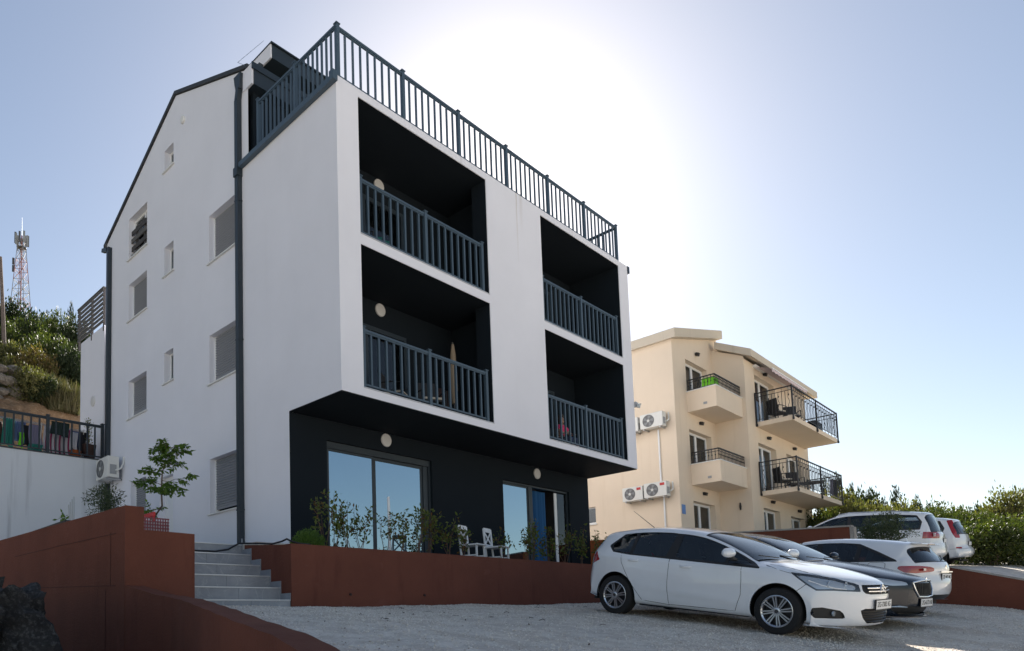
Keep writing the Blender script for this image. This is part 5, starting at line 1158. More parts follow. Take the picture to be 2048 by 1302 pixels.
def bush(kind, x, y, z, h, rad, label, group, i, nm=None):
    nm = nm or {'conifer': 'conifer_tree', 'grass': 'grass_tuft'}.get(kind, 'shrub')
    r_ = root(nm, (x, y, z-.05), label, {'conifer': 'tree', 'grass': 'grass'}.get(kind, 'shrub'), group)
    c = bpy.data.objects.new('crown' if kind != 'grass' else 'blades', bush_mesh(kind, i % 3)); col.objects.link(c); c.parent = r_
    c.scale = (rad*1.18, rad*1.18, h); c.rotation_euler = (0, 0, i*2.4)
    if kind != 'grass':
        t = bpy.data.objects.new('trunk', CTME if kind == 'conifer' else TRUNKME); col.objects.link(t); t.parent = r_; t.scale = (rad, rad, h); t.rotation_euler = (0, 0, i*1.1)
    return r_
RIGHT = [('mid',23.60,-6.63,1.12,1.75,1.41,'large leafy shrub right of the farthest white car'),('mid',25.83,-7.47,1.09,1.95,1.19,'leafy shrub cut by the right edge of the picture'),
 ('dark',25.20,-5.37,1.46,1.54,.95,'dark low shrub directly behind the farthest white car'),('mid',28.05,-4.06,1.76,2.10,1.17,'green shrub above the roof of the farthest white car'),
 ('olive',29.65,-2.88,1.97,2.39,1.13,'pale olive shrub just right of the people carrier roof'),('mid',29.33,-5.33,1.69,2.12,1.06,'green shrub left of the large leafy shrub at right'),
 ('olive',29.95,-.43,2.07,3.18,1.25,'yellowish shrub beside the lower beige balcony corner'),('mid',28.19,-.02,1.99,2.62,.93,'green shrub touching the beige house corner'),
 ('olive',32.16,-1.21,2.16,2.96,1.11,'olive shrub behind the people carrier roof'),('olive',34.19,-6.07,1.88,3.07,1.28,'tall pale shrub on the skyline at far right'),
 ('olive',36.17,-6.63,1.91,3.05,.96,'pale skyline shrub at the right picture edge'),('mid',37.11,-3.33,2.34,2.74,1.18,'round bright green shrub on the skyline right of the conifers'),
 ('dark',42.07,-4.07,2.53,2.82,1.27,'dark low tree on the skyline between pale shrubs'),('mid',35.10,.07,2.37,3.06,1.34,'green shrub below the group of conifers'),
 ('conifer',38.65,1.88,2.63,5.54,.77,'tallest dark conifer beside the beige balcony'),('conifer',40.39,1.61,2.71,4.99,.73,'second dark conifer right of the tallest one'),
 ('conifer',39.27,2.71,2.69,5.21,.79,'dark conifer seen through the lower balcony railing'),('conifer',44.67,.15,2.90,4.88,.95,'pointed conifer standing alone above the people carrier'),
 ('conifer',42.98,.52,2.82,4.09,.75,'short conifer left of the pointed lone one'),('conifer',46.84,-.53,3.00,4.18,.71,'slim conifer right of the pointed lone one'),
 ('conifer',47.45,-1.09,3.01,3.66,.71,'smallest conifer at the right end of the row'),('dark',42.10,1.39,2.80,4.24,1.12,'dark round tree between the two conifer groups'),
 ('dark',42.80,-.65,2.77,3.48,1.03,'dark round tree below the lone pointed conifer'),('conifer',44.67,1.61,2.95,4.54,.65,'thin conifer just right of the dark pair')]
for i, (k, x, y, z, h, rd, lb) in enumerate(RIGHT): bush(k, x, y, z, h*(.90 if k == 'conifer' else 1), rd*(1.15 if k == 'conifer' else 1.0), lb, 'trees and shrubs beyond the driveway', i)
LEFT = [('dark',3.16,33.43,15.0,3.46,1.13,'dark evergreen on the hilltop below the mast'),('dark',3.63,30.30,13.66,3.17,.91,'dark evergreen right of the mast on the skyline'),
 ('mid',3.63,27.57,12.52,3.40,.76,'green hill tree halfway between mast and slat screen'),('conifer',6.19,33.18,14.74,4.20,.47,'small dark conifer tip left of the slat screen'),
 ('mid',1.94,26.56,12.18,2.49,.91,'green tree on the hill under the mast foot'),('dark',3.64,24.86,11.38,3.22,.67,'dark tree behind the slat screen'),
 ('mid',.76,25.03,11.59,1.99,.68,'green shrub by the leaning wooden pole'),('mid',1.54,21.55,9.97,2.32,.81,'broad green shrub in mid slope left of the annex'),
 ('dark',1.55,18.85,8.71,2.28,.55,'dark shrub touching the annex edge'),('olive',-.09,20.48,9.56,1.53,.67,'pale olive shrub right of the wooden pole'),
 ('yellow',.27,18.76,8.74,1.84,.57,'brownish yellow shrub in the middle of the slope'),('grass',.54,17.17,7.83,1.2,.6,'tall dry grass beside the annex above the rock'),
 ('olive',-.57,16.92,7.75,1.30,.60,'yellow green shrub just above the boulders'),('dark',-.10,16.75,7.6,1.25,.5,'dark green shrub overhanging the rock bank'),
 ('grass',.50,16.75,7.55,.95,.4,'dry grass at the top of the rock bank by the annex'),('olive',-.60,18.98,8.89,1.09,.37,'small olive shrub at the foot of the wooden pole'),
 ('grass',.18,17.54,8.09,1.2,.5,'dry grass tuft in front of the yellow shrub')]
for i, (k, x, y, z, h, rd, lb) in enumerate(LEFT): bush(k, x, y, z, h*1.0, rd*1.25, lb, 'shrubs on the hillside', i+1)
# scrub cover that reads as one mass between the single shrubs
def scrub(name, label, n, xf, yf, zf, size, mat, seed, hmax):
    r = np.random.default_rng(seed); x = r.uniform(*xf, n); y = r.uniform(*yf, n); b = np.clip(fbm(x, y, 1.1, seed)*.7+.55, .02, 1)
    z = zf(x, y)+r.uniform(0, 1, n)*hmax*b; V, F = leafcards(np.stack([x, y, z], -1), size, r, 2.0)
    return tag(npmesh(name, V, F, mat, None, False, 4), label, None, None, 'stuff')
scrub('hill_scrub', 'low scrub covering the hillside', 24000, (-4, 9), (18.6, 40), hz, .13, 'leaf_mid', 41, .8)
scrub('hill_grass', 'dry grass and weeds over the slope', 12000, (-4, 4), (16.8, 22), hz, .10, 'grass_dry', 42, .4)
scrub('roadside_scrub', 'mixed undergrowth under the shrubs at right', 26000, (22.5, 48), (-8.2, 4.5), uz, .10, 'leaf_dark', 43, 1.2)
scrub('roadside_scrub', 'pale undergrowth under the shrubs at right', 9000, (23.5, 48), (-8.4, 4.5), uz, .12, 'leaf_olive', 44, 1.5)
scrub('far_wood', 'woodland closing the view behind the shrubs', 16000, (48, 70), (-14, 8), uz, .30, 'leaf_dark', 45, 3.4)
# boulders of the dry stone bank
bd_ = root('stone_bank', (-1.2, 16.8, 7), 'stacked rough boulders at the left edge below the wooden pole', 'stones')
rb = random.Random(4); ico = bmesh.new(); bmesh.ops.create_icosphere(ico, subdivisions=2, radius=1); IV = [v.co.copy() for v in ico.verts]; IF = [tuple(v.index for v in f.verts) for f in ico.faces]; ico.free()
def boulder(c, s, parent, mat='stone', seed=0, nm='boulder'):
    rr = random.Random(seed); pl = [(Vector((rr.gauss(0,1), rr.gauss(0,1), rr.gauss(0,1))).normalized(), rr.uniform(.62, .85)) for _ in range(9)]
    V = []
    for v in IV:
        q = v.copy()
        for nrm, d in pl:
            e = q.dot(nrm)-d
            if e > 0: q -= nrm*e*.9
        V.append((c[0]+q.x*s[0], c[1]+q.y*s[1], c[2]+q.z*s[2]))
    return MB().add(V, IF).build(nm, mat, parent, 30)
k = 0
for row in range(6):
    for cl_ in range(6):
        boulder((-2.3+.42*cl_+rb.uniform(-.1, .1)+.1*(row % 2), 16.75+rb.uniform(-.1, .1)+.05*row, 6.75+.42*row+rb.uniform(-.06, .06)), (rb.uniform(.22, .34), .26, rb.uniform(.17, .27)), bd_, 'stone', k); k += 1
        if cl_ > 2: break
for i, (x, y, z, s) in enumerate([(-.25,15.4,5.25,.45),(-.75,15.1,4.95,.30),(.25,15.2,5.0,.35),(-1.6,15.0,4.95,.3)]):
    tag(boulder((x, y, z), (s*1.5, s*.7, s*.62), None, 'stone', 50+i, 'rock'), ['broad flat rock at the foot of the bank beside the annex','small rock left of the broad flat one behind the railing','rock against the annex wall behind the laundry','rock behind the violet sheet at the foot of the bank'][i], 'rock', 'rocks at the foot of the bank')
# dark stone block bottom left
sb_ = root('old_stone_wall', (-6.4, -3.4, -2.1), 'old dark stone wall end in the bottom left corner', 'wall')
def rough_block(x0, x1, y0, y1, z0, z1, amp, parent, mat, nm, seed):
    bm = bmesh.new(); bmesh.ops.create_cube(bm, size=1); bmesh.ops.subdivide_edges(bm, edges=bm.edges, cuts=15, use_grid_fill=True)
    for v in bm.verts:
        p = np.array([x0+(x1-x0)*(v.co.x+.5), y0+(y1-y0)*(v.co.y+.5), z0+(z1-z0)*(v.co.z+.5)])
        d = amp*(fbm(p[0]*2.1+p[2], p[1]*2+p[2]*1.7, 5.0, seed, 5)); p = p+np.array([v.co.x, v.co.y, v.co.z])*2*d; v.co = Vector(p)-org(parent)
    me = bpy.data.meshes.new(nm); bm.to_mesh(me); bm.free(); me.materials.append(MATS[mat]); o = bpy.data.objects.new(nm, me); col.objects.link(o); o.parent = parent
    me.polygons.foreach_set('use_smooth', [True]*len(me.polygons)); me.set_sharp_from_angle(angle=R(12)); return o
rough_block(-7.3, -6.12, -2.6, 4.0, -2.1, .22, .08, sb_, 'stone_dark', 'stone', 9)  # back length of the wall, added to darken the red wall's left end
rough_block(-6.55, -6.06, -3.66, -3.2, -.62, .02, .11, sb_, 'stone_dark', 'stone', 1)
rough_block(-7.1, -6.57, -3.62, -3.2, -.55, .09, .12, sb_, 'stone_dark', 'stone', 2)
rough_block(-6.50, -5.98, -3.72, -3.2, -1.35, -.64, .10, sb_, 'stone_dark', 'stone', 3)
rough_block(-7.1, -6.52, -3.68, -3.2, -1.35, -.57, .10, sb_, 'stone_dark', 'stone', 4)
rough_block(-7.1, -5.95, -3.75, -3.2, -2.15, -1.37, .05, sb_, 'stone_dark', 'stone', 5)
# ------------------------------------------------------------------ terrace plants
def stem_plant(x, y, z0, h, n, spread, label, seed, mat='leaf_red', lf=.085, group='young red-tipped shrubs along the planter', nm='young_shrub', per=22):
    r = np.random.default_rng(seed); r_ = root(nm, (x, y, z0), label, 'plant', group); m = MB(); C = []
    for k in range(n):
        a = r.uniform(0, 6.28); hh = h*r.uniform(.6, 1.0) if k else h; bx = np.array([x+r.uniform(-.04, .04), y+r.uniform(-.04, .04), z0])
        tip = bx+np.array([spread*math.cos(a), spread*.7*math.sin(a), hh]); mid = bx*.45+tip*.55+r.normal(0, .03, 3)
        m.tube([bx, bx*.7+mid*.3+r.normal(0, .01, 3), mid, tip], [.008, .007, .005, .002], 5)
        for q in range(per):
            t = .30+.70*r.uniform(0, 1)**.8; p = (bx*(1-t)**2+2*mid*t*(1-t)+tip*t*t); C.append(p+r.normal(0, .045+.03*(1-t), 3))
        for q in range(3):
            t = r.uniform(.4, .85); p = bx*(1-t)**2+2*mid*t*(1-t)+tip*t*t; e = p+r.normal(0, .11, 3)+np.array([0, 0, .07]); m.tube([p, e], [.004, .002], 4)
            C += [p*(1-u)+e*u+r.normal(0, .03, 3) for u in r.uniform(.4, 1.1, 9)]
    m.build('stem', 'stem', r_); C = np.array(C); V, F = leafcards(C, lf, r, 2.3, -.3); V -= np.array([x, y, z0])
    npmesh('leaves', V, F, mat, r_, False, 4); return r_
PL = [(-.55,1.00,3,.22,'tallest red-tipped shrub at the left end of the planter'),(-.30,.72,3,.16,'short shrub beside the left edge of the big glass door'),(.0,.98,4,.2,'shrub in front of the left door pane'),(.30,.92,4,.18,'shrub right of the one before the left pane'),
 (.95,.78,3,.2,'shrub at the left edge of the second pane'),(1.30,.72,3,.18,'low shrub left of the white stake'),(1.72,.98,5,.22,'full shrub right of the white stake'),(2.05,.90,4,.2,'shrub before the right edge of the big glass door'),
 (2.62,.90,4,.2,'dark shrub before the blank wall, left of the chairs'),(3.10,.70,3,.15,'shrub immediately left of the first white chair'),(4.42,.62,2,.12,'shrub between the two white chairs'),(5.30,.80,3,.18,'shrub right of the second white chair'),
 (5.55,.98,4,.2,'shrub before the small glass pane'),(6.15,.92,4,.2,'shrub before the post of the right door'),(6.85,.96,4,.2,'shrub before the blue curtain'),(7.6,.96,4,.2,'shrub at the right end of the dark wall'),(8.5,1.0,4,.25,'shrub sticking up behind the tail of the white hatchback')]
for i, (x, h, n, sp, lb) in enumerate(PL): stem_plant(x, -.12, .975, h, n, sp, lb, 100+i)
# soft round green bush at the planter corner
gb = root('round_bush', (-.88, -.12, .97), 'soft round green bush at the planter corner by the steps', 'bush')
r = np.random.default_rng(5); n = 2600; u = r.normal(size=(n, 3)); u /= np.linalg.norm(u, axis=1, keepdims=True); u[:, 2] = np.abs(u[:, 2])
V, F = leafcards(u*np.array([.32, .26, .33])*r.uniform(.5, 1.05, (n, 1)), .06, r, 5, -1.0, u); npmesh('foliage', V, F, 'leaf_bright', gb, False, 4)
MB().tube([(-.88,-.12,.95),(-.88,-.12,1.2)], [.02,.01], 6).build('stem', 'stem', gb)
tag(MB().tube([(1.6,.55,.93),(1.6,.55,2.25)], .028, 10).build('white_stake', 'pvc_white'), 'white upright stake among the shrubs in front of the glass door', 'stake')
# pinnate potted tree by the steps
pt = root('potted_tree', (-1.6, 4.35, 1.13), 'slender potted tree with feathery leaves beside the side door', 'tree')
m = MB(); T = [(-1.62,4.62,1.75),(-1.55,4.45,2.05),(-1.5,4.18,2.26),(-1.5,4.22,2.6),(-1.5,4.18,2.95),(-1.5,4.05,3.2),(-1.5,3.97,3.4)]
m.tube(T, [.022,.02,.019,.017,.014,.010,.004], 7)
r = np.random.default_rng(8); C = []; D = []
br = [((-1.5,4.2,2.62),(-1.7,4.95,2.78)),((-1.5,4.18,2.70),(-1.6,5.25,2.98)),((-1.5,4.18,2.8),(-1.3,3.4,2.45)),((-1.5,4.2,2.7),(-1.3,3.2,2.75)),((-1.5,4.15,3.0),(-1.8,4.7,3.05)),((-1.5,4.1,3.05),(-1.2,3.8,3.15)),((-1.5,4.05,3.15),(-1.7,4.35,3.3)),((-1.5,4.0,3.25),(-1.3,3.55,3.3)),((-1.5,3.98,3.35),(-1.55,3.9,3.62)),((-1.5,3.98,3.35),(-1.3,3.7,3.5)),((-1.5,4.0,3.3),(-1.75,4.25,3.5)),((-1.5,4.2,2.65),(-1.75,3.75,2.4)),((-1.52,4.3,2.2),(-1.6,4.75,2.15))]
for a, b in br:
    a, b = np.array(a), np.array(b); b = a+(b-a)*.82; m.tube([a, (a+b)/2+np.array([0, 0, .05]), b], [.008,.005,.002], 5)
    for k in range(6):
        t = .35+.125*k; p = a+(b-a)*t+np.array([0, 0, .03]); dr_ = r.normal(size=3); dr_[2] *= .4; dr_ /= np.linalg.norm(dr_); tip = p+dr_*.22+np.array([0, 0, -.04]); m.tube([p, tip], [.003,.001], 4)
        for q in range(9):
            for s_ in (-1, 1): u = .15+.85*q/8; C.append(p+(tip-p)*u); sd = np.cross(dr_, [0, 0, 1]); sd /= np.linalg.norm(sd); D.append(sd*s_+dr_*.5+np.array([0, 0, -.35])+r.normal(0, .45, 3))
m.build('trunk', 'bark', pt); C = np.array(C); D = np.array(D); D /= np.linalg.norm(D, axis=1, keepdims=True)
w_ = np.cross(D, r.normal(size=D.shape)*.7+np.array([0, 0, 1.])); w_ /= np.linalg.norm(w_, axis=1, keepdims=True); s_ = .11
V = np.stack([C, C+D*s_*.5+w_*s_*.22, C+D*s_, C+D*s_*.5-w_*s_*.22], 1).reshape(-1, 3)-np.array([-1.6, 4.35, 1.13])
npmesh('leaves', V, np.arange(len(V)).reshape(-1, 4), 'leaf_bright', pt, False, 4)
MB().lathe([(.17,1.13),(.22,1.6),(.235,1.62),(.20,1.60),(.001,1.58)], 20, (-1.62,4.62,0)).build('pot', 'pot_brown', pt, 40)
# perforated basket and red chair in front of it
bk_ = root('perforated_basket', (-2.2, 3.3, 1.13), 'maroon perforated plastic basket on the landing behind the red wall', 'basket'); m = MB()
for k in range(15): m.box(-2.62+.05*k-.010, -2.62+.05*k+.010, 3.0, 3.012, 1.16, 1.78)
for k in range(11): m.box(-2.64, -1.90, 2.996, 2.999, 1.16+.062*k, 1.185+.062*k)
tag(m.build('lattice', 'maroon', bk_), kind='stuff'); MB().box(-2.64, -1.90, 3.02, 3.4, 1.14, 1.72).build('liner', 'cloth_white', bk_)
rc = root('red_chair', (-1.8, 3.66, 1.13), 'red plastic chair whose back shows above the basket', 'chair')
MB().obox((-2.0,3.66,1.95),(.02,0,0),(0,.24,0),(0,0,.045)).build('top_rail', 'red_plastic', rc, bevel=.008)
for y in (3.46, 3.86): MB().bar((-2.0,y,1.91),(-2.04,y,1.13),.03,.03).build('back_leg', 'red_plastic', rc)
for y in (3.46, 3.86): MB().bar((-1.62,y,1.56),(-1.60,y,1.13),.03,.03).build('front_leg', 'red_plastic', rc)
MB().box(-2.02,-1.58,3.44,3.88,1.56,1.59).build('seat', 'red_plastic', rc)
ob = root('olive_bush', (-1.5, 7.5, 1.13), 'grey green olive bush behind the red wall under the air conditioner', 'bush')
r = np.random.default_rng(12); cl = [((0, r.uniform(-.85, .85), 1.55+r.uniform(-.1, .38)), (.22, .24, .16)) for _ in range(11)]+[((0,0,1.95),(.15,.2,.14)),((0,-.75,1.65),(.1,.35,.1)),((0,.1,2.0),(.1,.12,.1))]
C, u = clump_points(cl, 1700, r, .1); V, F = leafcards(C, .085, r, 4.0, 0, u); npmesh('leaves', V, F, 'leaf_grey', ob, False, 4)
m = MB()
for k in range(6): m.tube([(-1.5,7.5,1.13),(-1.5+r.uniform(-.1,.1),7.5+.15*(k-2.5),1.9),(-1.5,7.5+.32*(k-2.5),2.6+r.uniform(0,.3))], [.02,.012,.004], 5)
m.build('stem', 'bark', ob)
rr_ = root('plant_stakes', (-1.9, 8.4, 1.13), 'bundle of pale upright plant stakes left of the olive bush', 'stakes')
for k in range(4): MB().tube([(-1.9+.02*k,8.15+.13*k,1.13),(-1.9,8.2+.12*k,3.0-.05*k)], .014, 6).build('stake', 'steel', rr_)
stem_plant(-3.0, 5.8, 1.13, 1.05, 3, .1, 'small bright sprout behind the left red wall', 77, 'leaf_bright', .10, None, 'sprout', 16)
cb = root('black_bin', (-3.5, 3.5, 1.13), 'flat black lid showing above the red wall at far left', 'bin')
MB().box(-3.95,-3.1,2.5,4.6,1.50,1.56).build('lid', 'plastic_dark', cb, bevel=.01); MB().box(-3.9,-3.15,2.56,4.5,1.13,1.499).build('bin_body', 'black', cb)
# small olive tree on the verge in front of the people carrier
ot = root('small_olive_tree', (12.0, -5.85, .55), 'small multi-stemmed olive tree in front of the people carrier', 'tree')
r = np.random.default_rng(15); cl = [((r.uniform(-.35,.35), r.uniform(-.48,.50), 1.0+r.uniform(-.18,.36)), (.20,.20,.18)) for _ in range(14)]+[((0,-.55,.90),(.12,.18,.10))]
C, u = clump_points(cl, 4200, r, .25); V, F = leafcards(C, .075, r, 4.0, -.6, u); npmesh('crown', V, F, 'leaf_grey', ot, False, 4)
m = MB()
for k in range(5): m.tube([(12.0+.03*k,-5.85+.04*k,.5),(12.0,-5.85+.10*(k-2),.95),(12.0,-5.85+.18*(k-2),1.5)], [.035,.025,.008], 6)
m.build('trunk', 'bark', ot)
for i, (x, y, s) in enumerate([(19.3,-3.0,.42),(21.7,-2.2,.30)]):
    q = root('garden_plant', (x, y, 2.0), ['bushy dark plant above the red wall by the beige house','smaller dark plant above the red wall'][i], 'plant')
    r = np.random.default_rng(60+i); C, u = clump_points([((r.uniform(-.5,.5)*s, r.uniform(-.5,.5)*s, s*r.uniform(.3,1.1)), (s*.45,)*3) for _ in range(7)], 1500, r, .3); V, F = leafcards(C, .08, r, 2, 0, u); npmesh('leaves', V, F, 'leaf_dark', q, False, 4)
    MB().lathe([(.12,1.2),(.2,1.6),(.22,2.05),(.001,2.0)], 16, (x,y,0)).build('pot', 'pot_brown', q, 40)

# debris and weeds on the gravel
r = np.random.default_rng(91); m = MB()
for k in range(70):
    x, y = r.uniform(-3.5, 9.5), r.uniform(-7.5, -.6); z = float(lotz(x, y))+.008; a = r.uniform(0, 6.28); L = r.uniform(.02, .11)
    m.tube([(x,y,z),(x+L*.5*math.cos(a),y+L*.5*math.sin(a),z+r.uniform(.002,.02)),(x+L*math.cos(a+.4),y+L*math.sin(a+.4),z)], r.uniform(.003,.007), 4)
tag(m.build('dry_twigs', 'bark'), 'scattered dry twigs on the gravel', kind='stuff')
# ================================================================== mast, pole, furniture, laundry, person
tw = root('radio_mast', (35.2, 151.8, 56), 'red and white lattice radio mast on the hill at far left', 'mast')
X0, Y0 = 35.0, 151.3; dirx = Vector((.7077,-.7059,0)); diry = Vector((.7055,.7042,0))
def legp(z, a, b):
    t = (z-56)/(83-56); hw = 2.1*(1-t)+.50*t; return Vector((X0,Y0,z))+dirx*a*hw+diry*b*hw
levels = [56+27*k/12 for k in range(13)]
for k in range(12):
    m = MB(); z0, z1 = levels[k], levels[k+1]
    for a, b in ((-1,-1),(1,-1),(1,1),(-1,1)): m.bar(legp(z0,a,b), legp(z1,a,b), .10)
    for (a,b),(c,d) in (((-1,-1),(1,-1)),((1,-1),(1,1)),((1,1),(-1,1)),((-1,1),(-1,-1))):
        m.bar(legp(z0,a,b), legp(z1,c,d), .06); m.bar(legp(z1,a,b), legp(z0,c,d), .06); m.bar(legp(z1,a,b), legp(z1,c,d), .07)
    m.build('lattice_section', ('tower_red_hazed','tower_white')[(k//2) % 2], tw)
MB().tube([(X0,Y0,56),(X0,Y0,84)], .13, 8).build('cable_duct', 'tower_red_hazed', tw); MB().tube([(X0,Y0,84),(X0,Y0,88)], [.05,.02], 6).build('lightning_rod', 'steel', tw)
for k in range(9):
    a = k*.698; p = Vector((X0,Y0,0))+dirx*1.2*math.cos(a)+diry*1.2*math.sin(a)
    m = MB(); m.box(p.x-.17,p.x+.17,p.y-.12,p.y+.12,81.6+.3*(k % 3),84.0+.3*(k % 3)); m.bar((X0,Y0,82.8),(p.x,p.y,82.8),.06); m.build('antenna_panel', ('antenna_grey','antenna_dark')[k % 2], tw)
MB().lathe([(.95,81.2),(.95,81.3),(.3,81.32)], 16, (X0,Y0,0)).build('platform', 'antenna_dark', tw)
p = Vector((X0,Y0,0))-dirx*1.7
for z in (76.8, 78.4): MB().box(p.x-.2,p.x+.2,p.y-.15,p.y+.15,z-.7,z+.7).build('antenna_panel', 'antenna_dark', tw)
MB().bar((X0,Y0,77.5),(p.x,p.y,77.5),.07).build('bracket', 'antenna_dark', tw)
tag(MB().tube([(.30,22.96,10.2),(.20,22.95,11.45),(.08,22.85,13.35),(-.06,22.78,15.6)], [.10,.09,.08,.06], 10).build('wooden_pole', 'pole_wood', None, 50), 'leaning weathered wooden pole at the left picture edge', 'pole')
def side_chair(x, y, z, fx, fy, label, mat='chair_white', group='white chairs on the front terrace', sw=.42, sh=.46, bh=.92):
    c = root('chair', (x, y, z), label, 'chair', group); f = Vector((fx, fy, 0)).normalized(); s = Vector((-f.y, f.x, 0)); o = Vector((x, y, z)); u = Vector((0, 0, 1))
    for a in (-1, 1): MB().bar(o-f*.19+s*a*.18, o-f*.27+s*a*.18+u*bh, .035, .035).build('back_leg', mat, c)
    for a in (-1, 1): MB().bar(o+f*.19+s*a*.19, o+f*.18+s*a*.18+u*sh, .035, .035).build('front_leg', mat, c)
    MB().obox(o+u*sh, f*.23, s*.22, u*.018).build('seat', mat, c, bevel=.01)
    bo = lambda h: o-f*(.19+.08*h/bh)+u*h
    MB().bar(bo(bh-.03)-s*.17, bo(bh-.03)+s*.17, .022, .10).build('top_rail', mat, c); MB().bar(bo(sh+.06)-s*.17, bo(sh+.06)+s*.17, .02, .05).build('lower_rail', mat, c)
    for a in (-1, 1): MB().bar(bo(sh+.08)-s*a*.16, bo(bh-.08)+s*a*.16, .018, .035).build('cross_slat', mat, c)
    for a in (-1, 1): MB().bar(o-f*.19+s*a*.18+u*.22, o+f*.19+s*a*.19+u*.22, .02, .03).build('stretcher', mat, c)
    return c
side_chair(4.12, .50, .935, .22, -.97, 'white cross-back chair on the terrace, the left one of two')
side_chair(5.02, .52, .935, .22, -.97, 'white cross-back chair on the terrace, the right one of two')
# armchair, table and folded parasol in the lower left loggia
def armchair(x, y, z, rz, label, mat='wicker', cush='cloth_cream', group='loggia furniture'):
    c = root('armchair', (x, y, z), label, 'chair', group, rot=(0, 0, rz))
    MB().box(-.26,.26,-.25,.25,.36,.41).build('seat', mat, c); MB().box(-.24,.24,-.23,.23,.412,.47).build('cushion', cush, c, bevel=.02)
    MB().obox((0,.27,.68),(.26,0,0),(0,.02,.0),(0,.04,.28)).build('backrest', mat, c, bevel=.02)
    for sx in (-1, 1):
        MB().tube([(sx*.28,-.24,0),(sx*.28,-.22,.62),(sx*.28,.0,.66),(sx*.28,.26,.66)], .016, 6).build('arm', mat, c); MB().tube([(sx*.28,.26,.66),(sx*.27,.30,0)], .016, 6).build('back_leg', mat, c)
    return c
armchair(2.25, .95, 4.17, .5, 'dark wicker armchair with pale cushion in the lower left loggia')
armchair(3.15, .75, 4.17, -.5, 'dark armchair beside the folded parasol in the lower left loggia')
armchair(1.6, .9, 7.23, .3, 'dark armchair behind the upper left loggia railing', cush='cloth_teal')
armchair(8.0, .9, 7.23, -.2, 'dark armchair behind the upper right loggia railing', cush='cloth_cream')
pr = root('folded_parasol', (4.25, 1.05, 4.17), 'folded brown parasol standing in the lower left loggia', 'parasol')
MB().tube([(4.25,1.05,4.17),(4.25,1.05,6.35)], .02, 8).build('pole', 'wood_grey', pr)
MB().lathe([(.05,4.85),(.095,5.2),(.085,5.7),(.06,6.1),(.03,6.3),(.001,6.32)], 12, (4.25,1.05,0)).build('folded_canopy', 'umbrella', pr); MB().lathe([(.22,4.172),(.22,4.21),(.04,4.25)], 20, (4.25,1.05,0)).build('base', 'concrete', pr)
for nm, lb, x, y, z, cl_ in (('towel','teal towel hanging inside the upper left loggia',2.0,1.2,7.5,'cloth_teal'),('towel','dull dark red towel hanging at the right of the lower left loggia',3.95,1.3,4.5,'pot_brown')):
    m = MB(); n = 10
    for i in range(n+1): xx = x+.5*i/n; yy = y+.03*math.sin(i*1.3); m.v += [(xx,yy,z),(xx,yy,z+.75)]
    m.f = [(2*i,2*i+2,2*i+3,2*i+1) for i in range(n)]; o = m.build(nm, cl_, None, 60); tag(o, lb, 'towel'); s_ = o.modifiers.new('solid', 'SOLIDIFY'); s_.thickness = .008
# person on the lower right loggia
pe = root('person', (8.38, .84, 4.17), 'seated person in a bright pink top behind the lower right loggia railing', 'person')
def skin(name, pts, edges, rad, mat, parent, sub=2):
    me = bpy.data.meshes.new(name); o0 = org(parent); me.from_pydata([tuple(Vector(p)-o0) for p in pts], edges, []); o = bpy.data.objects.new(name, me); col.objects.link(o); o.parent = parent
    me.materials.append(MATS[mat]); sk = o.modifiers.new('skin', 'SKIN'); sk.use_smooth_shade = True
    for i, v in enumerate(me.skin_vertices[0].data): v.radius = (rad[i], rad[i]) if not hasattr(rad[i], '__len__') else rad[i]; v.use_root = (i == 0)
    ss = o.modifiers.new('sub', 'SUBSURF'); ss.levels = sub; ss.render_levels = sub; return o
P_ = [(8.38,.84,4.54),(8.37,.82,4.72),(8.36,.80,4.90),(8.335,.78,5.03),(8.315,.755,5.12),(8.305,.745,5.22),
      (8.21,.80,4.96),(8.14,.68,4.74),(8.26,.50,4.70),(8.52,.80,4.96),(8.60,.68,4.74),(8.48,.50,4.70),
      (8.29,.80,4.52),(8.26,.42,4.56),(8.27,.40,4.24),(8.27,.30,4.20),(8.47,.80,4.52),(8.50,.42,4.56),(8.50,.40,4.24),(8.50,.30,4.20)]
E_ = [(0,1),(1,2),(2,3),(3,4),(4,5),(2,6),(6,7),(7,8),(2,9),(9,10),(10,11),(0,12),(12,13),(13,14),(14,15),(0,16),(16,17),(17,18),(18,19)]
R_ = [.13,.115,.12,.05,.085,.075,.055,.042,.030,.055,.042,.030,.085,.06,.04,.035,.085,.06,.04,.035]
for hi, sx in ((8,1),(11,-1)):
    b = Vector(P_[hi])
    for k in range(5):
        off = Vector((sx*(-.028+.014*k), -.05-.02*(1 if 0 < k < 4 else 0), -.01)) if k else Vector((sx*.04,-.02,.0))
        P_.append(tuple(b+off)); E_.append((hi, len(P_)-1)); R_.append(.009)
skin('body', P_, E_, R_, 'skin', pe)
T_ = [(8.375,.835,4.64),(8.37,.82,4.76),(8.36,.80,4.90),(8.345,.79,4.975),(8.22,.80,4.955),(8.16,.72,4.84),(8.52,.80,4.955),(8.585,.72,4.84)]
skin('pink_top', T_, [(0,1),(1,2),(2,3),(2,4),(4,5),(2,6),(6,7)], [.138,.125,.132,.06,.066,.06,.066,.06], 'pink', pe)
skin('trousers', [(8.38,.84,4.53),(8.29,.80,4.52),(8.26,.42,4.56),(8.265,.405,4.34),(8.47,.80,4.52),(8.50,.42,4.56),(8.50,.405,4.34)], [(0,1),(1,2),(2,3),(0,4),(4,5),(5,6)], [.142,.095,.07,.055,.095,.07,.055], 'denim', pe)
